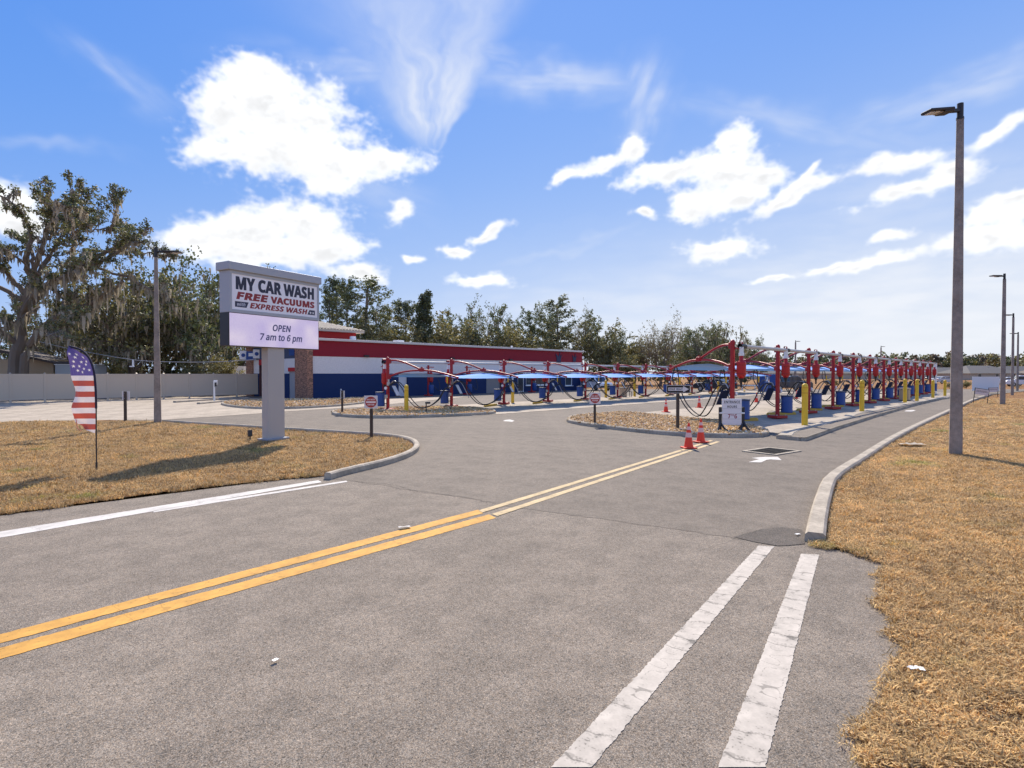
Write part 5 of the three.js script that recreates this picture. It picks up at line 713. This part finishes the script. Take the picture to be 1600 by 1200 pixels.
// the great mossy oak on the left, its limbs as they stand
{
  const Z = 50, o = at(28, 584, Z), r = RNG(900), T = new MB(), F = new MB(), S = new MB(), t = thing('live_oak', 'great spreading oak draped in grey moss behind the left fence', 'tree', [o.x, 0, o.z]);
  const Q = (px, py, dz = 0) => { const p = at(px, py, Z); return V(p.x - o.x, p.y, dz); };
  const tone = () => { const v = .6 + .8 * r(); return [.36 * v, .315 * v, .235 * v]; }, leafT = () => (r() < .4 ? olive : r() < .6 ? green : deep);
  const limbs = [
    [[28, 625], [28, 560], [29, 518], [38, 478], [47, 452], [52, 425]], [.52, .3], 0, 0,
    [[34, 625], [48, 560], [62, 532], [86, 508], [112, 494], [150, 484], [186, 470], [222, 446]], [.38, .1], 1.5, 1,
    [[44, 470], [55, 435], [66, 398], [78, 366], [92, 345], [106, 336]], [.26, .06], -1, 1,
    [[50, 440], [52, 408], [64, 370], [66, 346], [56, 330], [44, 318]], [.24, .05], 2, 1,
    [[50, 440], [72, 402], [100, 376], [125, 358], [142, 346], [150, 328]], [.22, .05], 3, 1,
    [[46, 462], [72, 440], [104, 418], [138, 390], [172, 364], [205, 342]], [.28, .07], -2, 1,
    [[40, 480], [70, 460], [104, 436], [150, 418], [190, 402], [228, 384], [240, 386]], [.26, .06], 1, 1,
    [[36, 500], [64, 480], [100, 462], [140, 452], [185, 440], [215, 436]], [.24, .05], 4, 1,
    [[44, 468], [30, 440], [16, 420], [-8, 408], [-30, 404]], [.24, .05], 1, 1, [[40, 470], [22, 455], [2, 436], [-24, 430], [-46, 440]], [.2, .05], 3, 1,
    [[52, 425], [42, 392], [30, 374], [14, 362], [2, 366]], [.18, .04], -1, 1, [[34, 510], [18, 478], [-4, 462], [-30, 458]], [.2, .05], -3, 1, [[30, 540], [14, 515], [-8, 500], [-34, 502]], [.2, .05], 2, 1,
    [[66, 398], [86, 372], [104, 345], [112, 328], [104, 316]], [.14, .04], 2, 1, [[60, 380], [84, 352], [96, 334], [92, 318]], [.12, .04], -3, 1, [[100, 462], [130, 478], [162, 500], [184, 520], [190, 535]], [.14, .04], 5, 1, [[150, 418], [180, 430], [212, 452], [236, 470]], [.12, .04], -3, 1, [[104, 418], [140, 404], [176, 398], [212, 372], [222, 364]], [.14, .04], 6, 1, [[62, 480], [66, 510], [58, 540]], [.08, .03], 4, 1, [[100, 376], [112, 352], [130, 336], [128, 322]], [.09, .03], -4, 1, [[92, 345], [72, 334], [78, 318]], [.08, .03], -2, 1, [[172, 364], [190, 346], [208, 328], [212, 320]], [.1, .03], 2, 1, [[16, 420], [20, 392], [4, 378]], [.1, .03], 2, 1, [[125, 358], [160, 352], [182, 342], [198, 330]], [.1, .03], 4, 1, [[138, 390], [160, 378], [190, 372]], [.09, .03], -5, 1, [[64, 430], [50, 400], [20, 396]], [.1, .03], 4, 1];
  for (let i = 0; i < limbs.length; i += 4) {
    const main = limbs[i], [r0, r1] = limbs[i + 1], dz = limbs[i + 2], kids = limbs[i + 3];
    const curve = new THREE.CatmullRomCurve3(main.map(([x, y], j) => Q(x, y, dz * Math.min(1.6, j / (main.length - 1) * 1.6) + (j ? (r() - .5) * .7 : 0))), false, 'centripetal'), n = 16, pts = curve.getSpacedPoints(n);
    for (let j = 1; j < n; j++) pts[j].add(V((r() - .5) * .22, (r() - .5) * .22, (r() - .5) * .22)); T.limb(pts, r0 * 1.05, r1 * 1.1, 9);
    if (!kids) continue;
    const L = curve.getLength(), twig = (c, d, len, rad, lvl) => { const q = [c.clone()]; let e = c.clone(), dd = d.clone(); for (let k = 0; k < 4; k++) { dd.add(V((r() - .5) * .7, (r() - .5) * .6 + .1, (r() - .5) * .7)).normalize(); e = e.clone().addScaledVector(dd, len / 4); q.push(e); } T.limb(q, rad, rad * .4, lvl ? 3 : 4);
      for (let k = 1; k <= 4; k++) { if (lvl && k > 1 && r() < .5) clump(F, r, q[k], .16 + .2 * r(), 9, .17, leafT(), .8); if (r() < (lvl ? .07 : .3) * (c.y < 11 ? 1.3 : .35)) for (let m = 0; m < 3; m++) mossAt(S, r, q[k].clone().add(V((r() - .5) * .3, 0, (r() - .5) * .3)), .25 + 1.1 * r() * r() * (c.y < 11 ? 1.25 : .6), tone()); }
      if (!lvl) for (let k = 1; k <= 4; k++) for (let m = 0; m < 2; m++) twig(q[k], dd.clone().add(V((r() - .5) * 1.8, (r() - .5) * 1.3 + .2, (r() - .5) * 1.8)).normalize(), len * (.42 + .3 * r()), rad * .5, 1); };
    const m = Math.round(L * 1.5); for (let k = 0; k < m; k++) { const f = .34 + .66 * Math.pow((k + r()) / m, .8), j = Math.min(n - 1, Math.floor(f * n)), c = pts[j], d = pts[j + 1].clone().sub(pts[j]).normalize().multiplyScalar(.6).add(V((r() - .5) * 1.7, (r() - .4) * 1.5, (r() - .5) * 2.2)).normalize(); twig(c, d, (.75 + .9 * r()) * (1.1 - .35 * f), .05, 0); }
    for (let k = 0, m2 = L * 8; k < m2; k++) { const f = .25 + .75 * r(), j = Math.min(n - 1, Math.floor(f * n)), c = pts[j].clone().lerp(pts[j + 1], r()); mossAt(S, r, c.add(V((r() - .5) * .3, 0, (r() - .5) * .3)), (.3 + 1.5 * r() * r()) * (c.y < 10 ? 1.1 : .6), tone()); }
  }
  mesh('trunk', T.geo(), M.barkPale, t); mesh('crown', F.geo(true), M.leaf, t); mesh('hanging_moss', S.geo(true), M.moss, t);
  console.log('great oak', T.p.length / 9 | 0, F.p.length / 9 | 0, S.p.length / 9 | 0);
}
for (const k in KIND) console.log(k, KIND[k].map((q) => `${q.n | 0}@${q.H.toFixed(1)}`).join(' '));
// the wood behind: name, kind, variant, label, px, distance, py of the top, width
[
  ['oak_tree', 'oak', 0, 'moss hung oak just right of the great oak, behind the left light pole', 205, 60, 398, 1.0, .4],
  ['oak_tree', 'oak', 1, 'dark oak between the left light pole and the pylon sign', 318, 62, 392, .85, 2.1],
  ['oak_tree', 'oak', 0, 'greyish mossy oak behind the top of the left light pole', 262, 66, 412, .9, 3.3],
  ['oak_tree', 'oak', 0, 'mossy oak low behind the great oak and the flag', 130, 64, 446, .95, 5.1],
  ['oak_tree', 'oak', 1, 'shaded oak at the far left edge behind the great oak', 10, 66, 470, 1, 1.2],
  ['oak_tree', 'oak', 1, 'oak crown hidden mostly by the left side of the pylon sign', 372, 70, 420, .8, 4.4],
  ['oak_tree', 'oak', 1, 'oak whose crown shows just above the pylon sign', 452, 84, 414, .7, .9],
  ['shrub', 'bush', 0, 'round pale green shrub over the fence left of the brick pillar', 345, 56, 548, 1.0, .3],
  ['shrub', 'bush', 0, 'yellowish shrub behind the fence left of the light pole', 180, 56, 560, .8, 1.4],
  ['shrub', 'bush', 1, 'small shrub behind the fence right of the light pole', 300, 57, 556, .9, 2.6],
  ['pine_tree', 'pine', 0, 'slim pine right beside the edge of the pylon sign', 516, 92, 446, .8, .2],
  ['pine_tree', 'pine', 1, 'second slim pine from the pylon sign', 529, 95, 430, .75, 1.3],
  ['pine_tree', 'pine', 0, 'third pine from the pylon sign', 543, 90, 430, .9, 2.8],
  ['pine_tree', 'pine', 0, 'broadest pine of the group beside the pylon sign', 569, 88, 427, 1.65, 4.0],
  ['oak_tree', 'oak', 1, 'bushy oak right of the broadest pine', 598, 92, 458, .62, 2.0],
  ['pine_tree', 'pine', 1, 'lone pine with a tufted top left of the vine column', 635, 96, 466, 1.05, .7],
  ['vine_tree', 'snag', 0, 'dark vine covered column of a tree above the building', 661, 94, 449, 1.0, 1.1],
  ['shrub_tree', 'bush', 0, 'olive bushy tree right of the vine covered column', 690, 96, 484, 1.15, .1],
  ['shrub_tree', 'bush', 1, 'second olive bushy tree right of the vine covered column', 722, 100, 490, 1.1, 2.2],
  ['shrub_tree', 'bush', 0, 'yellow green bushy tree under the lone tufted pine', 618, 90, 492, 1.1, 3.4],
  ['shrub_tree', 'bush', 1, 'bushy tree filling in below the broadest pine', 580, 86, 490, 1.0, 4.4],
  ['shrub_tree', 'bush', 0, 'bushy tree below the slim pines by the pylon sign', 528, 88, 488, 1.0, 5.4],
  ['oak_tree', 'oak', 1, 'oak with an open crown above the middle of the building', 766, 100, 458, .62, .5],
  ['slender_tree', 'slender', 0, 'thin tree just right of the open crowned oak', 801, 104, 488, .8, .3],
  ['slender_tree', 'slender', 0, 'leafy slim tree left of the tall pine over the roof', 834, 102, 470, .8, 1.6],
  ['pine_tree', 'pine', 0, 'tall pine above the right part of the building', 872, 100, 460, 1.5, 2.2],
  ['bare_tree', 'bare', 0, 'tall half bare tree right of the tall pine', 903, 102, 464, .42, 1.0],
  ['slender_tree', 'slender', 0, 'leafy slim tree above the right end of the building', 918, 104, 480, .9, 4.0],
  ['shrub_tree', 'bush', 1, 'bushy tree behind the right end of the building', 938, 98, 496, 1.0, 4.9],
  ['shrub_tree', 'bush', 0, 'bushy tree behind the red wall below the thin tree', 800, 98, 498, 1.1, 5.0],
  ['shrub_tree', 'bush', 1, 'bushy tree behind the red wall below the tall pine', 862, 98, 502, 1.2, .6],
  ['slender_tree', 'slender', 0, 'slim tree left of the big half bare tree', 966, 100, 508, 1.0, 2.9],
  ['bare_tree', 'bare', 0, 'big half bare spreading tree right of the building', 1032, 96, 474, .85, .4],
  ['bare_tree', 'bare', 0, 'half bare tree close behind the big spreading one', 1004, 104, 502, .7, 2.0],
  ['oak_tree', 'oak', 1, 'dark green oak right of the big half bare tree', 1092, 104, 498, .75, 3.0],
  ['oak_tree', 'oak', 0, 'mossy oak left of the first near vacuum post', 1128, 110, 498, .72, 4.2],
  ['oak_tree', 'oak', 1, 'small dark oak between the first and second near posts', 1184, 118, 521, .62, 1.9],
  ['shrub_tree', 'bush', 0, 'bushy tree behind the gap right of the building', 975, 94, 545, 1.2, 1.1],
  ['shrub_tree', 'bush', 1, 'bushy tree low under the big half bare tree', 1045, 96, 548, 1.3, 2.1],
  ['shrub_tree', 'bush', 0, 'bushy tree low left of the near row canopies', 1105, 100, 548, 1.3, 3.1],
  ['shrub_tree', 'bush', 1, 'bushy tree low behind the first near vacuum post', 1150, 104, 552, 1.2, 4.1],
  ['slender_tree', 'slender', 0, 'slim tree above the roof just right of the vine column', 702, 106, 480, .9, .9],
  ['slender_tree', 'slender', 0, 'slim tree above the roof left of the open crowned oak', 738, 106, 484, .9, 2.4],
  ['slender_tree', 'slender', 0, 'slim tree touching the left side of the tall pine', 853, 106, 474, .8, 3.4],
  ['oak_tree', 'oak', 1, 'oak filling in right behind the big half bare tree', 1062, 110, 505, .7, .2],
  ['slender_tree', 'slender', 0, 'slim tree between the two oaks by the first near post', 1112, 112, 504, 1.2, 1.2],
  ['shrub_tree', 'bush', 0, 'bushy tree left under the big half bare tree', 990, 108, 522, 1.2, 2.7],
  ['shrub_tree', 'bush', 1, 'bushy tree under the oaks left of the near row arches', 1078, 106, 528, 1.3, 3.7],
  ['shrub_tree', 'bush', 0, 'bushy tree under the mossy oak by the first near post', 1135, 112, 530, 1.3, 4.7],
  ['shrub', 'bush', 1, 'dark green shrub behind the pickup truck', 1260, 82, 590, 1.5, .4],
  ['shrub', 'bush', 0, 'grey green shrub behind the fourth near vacuum post', 1300, 86, 588, 1.6, 1.4],
  ['shrub', 'bush', 1, 'low shrub behind the sixth near vacuum post', 1350, 90, 590, 1.8, 2.4],
  ['shrub', 'bush', 1, 'low shrub right of the white drop pipe', 1484, 82, 596, 1.6, 3.4],
  ['shrub', 'bush', 0, 'brown green shrub left of the blank banner board', 1510, 80, 593, 1.4, 4.4],
  ['shrub', 'bush', 1, 'low shrub right of the second light pole', 1590, 84, 601, 1.8, 5.4],
].forEach(([name, kind, v, label, px, Z, top, wide, turn]) => tree(name, kind, v, label, px, Z, top, wide, turn, undefined, /shrub$/.test(name) ? 'shrub' : 'tree'));
// the far-off wood: one mass
function farWood(name, label, list, seed) {
  const r = RNG(seed), F = new MB();
  for (const [px0, px1, Z, py0, py1, step] of list) for (let px = px0; px < px1; px += step) { const p = at(px, 584, Z * (.94 + .12 * r())), h = EYE + (584 - lerp(py0, py1, r() * .7 + .3 * (.5 + .5 * Math.sin(px * .11)))) * Z / FOC, w = (step * .9 + 5 * r()) * Z / FOC, tone = r(), tint = tone < .4 ? olive : tone < .75 ? deep : [.15, .12, .075];
    for (let i = 0; i < 20; i++) { const a = r() * 6.283, y = r(), d = w * Math.sqrt(r()) * (1.05 - .75 * y * y); clump(F, r, V(p.x + Math.cos(a) * d, h * (.08 + .9 * y), p.z + Math.sin(a) * d), Z * .0065, 13, Z * .0042, tint, .8); } }
  const o = mesh(name, F.geo(true), M.leaf); tag(o, label, 'woods', null, 'stuff'); console.log(name, F.p.length / 9 | 0);
}
farWood('treeline', 'far wood along the horizon behind the houses on the right', [[1165, 1720, 420, 560, 550, 8], [1165, 1480, 400, 570, 562, 9], [1480, 1720, 380, 562, 552, 8]], 71);
farWood('undergrowth', 'shaded undergrowth beneath the trees behind fence and building', [[-120, 480, 74, 540, 480, 14], [-120, 480, 68, 578, 535, 8], [480, 960, 112, 532, 500, 11], [930, 1180, 116, 556, 524, 11]], 72);
renderer.render(scene, camera);
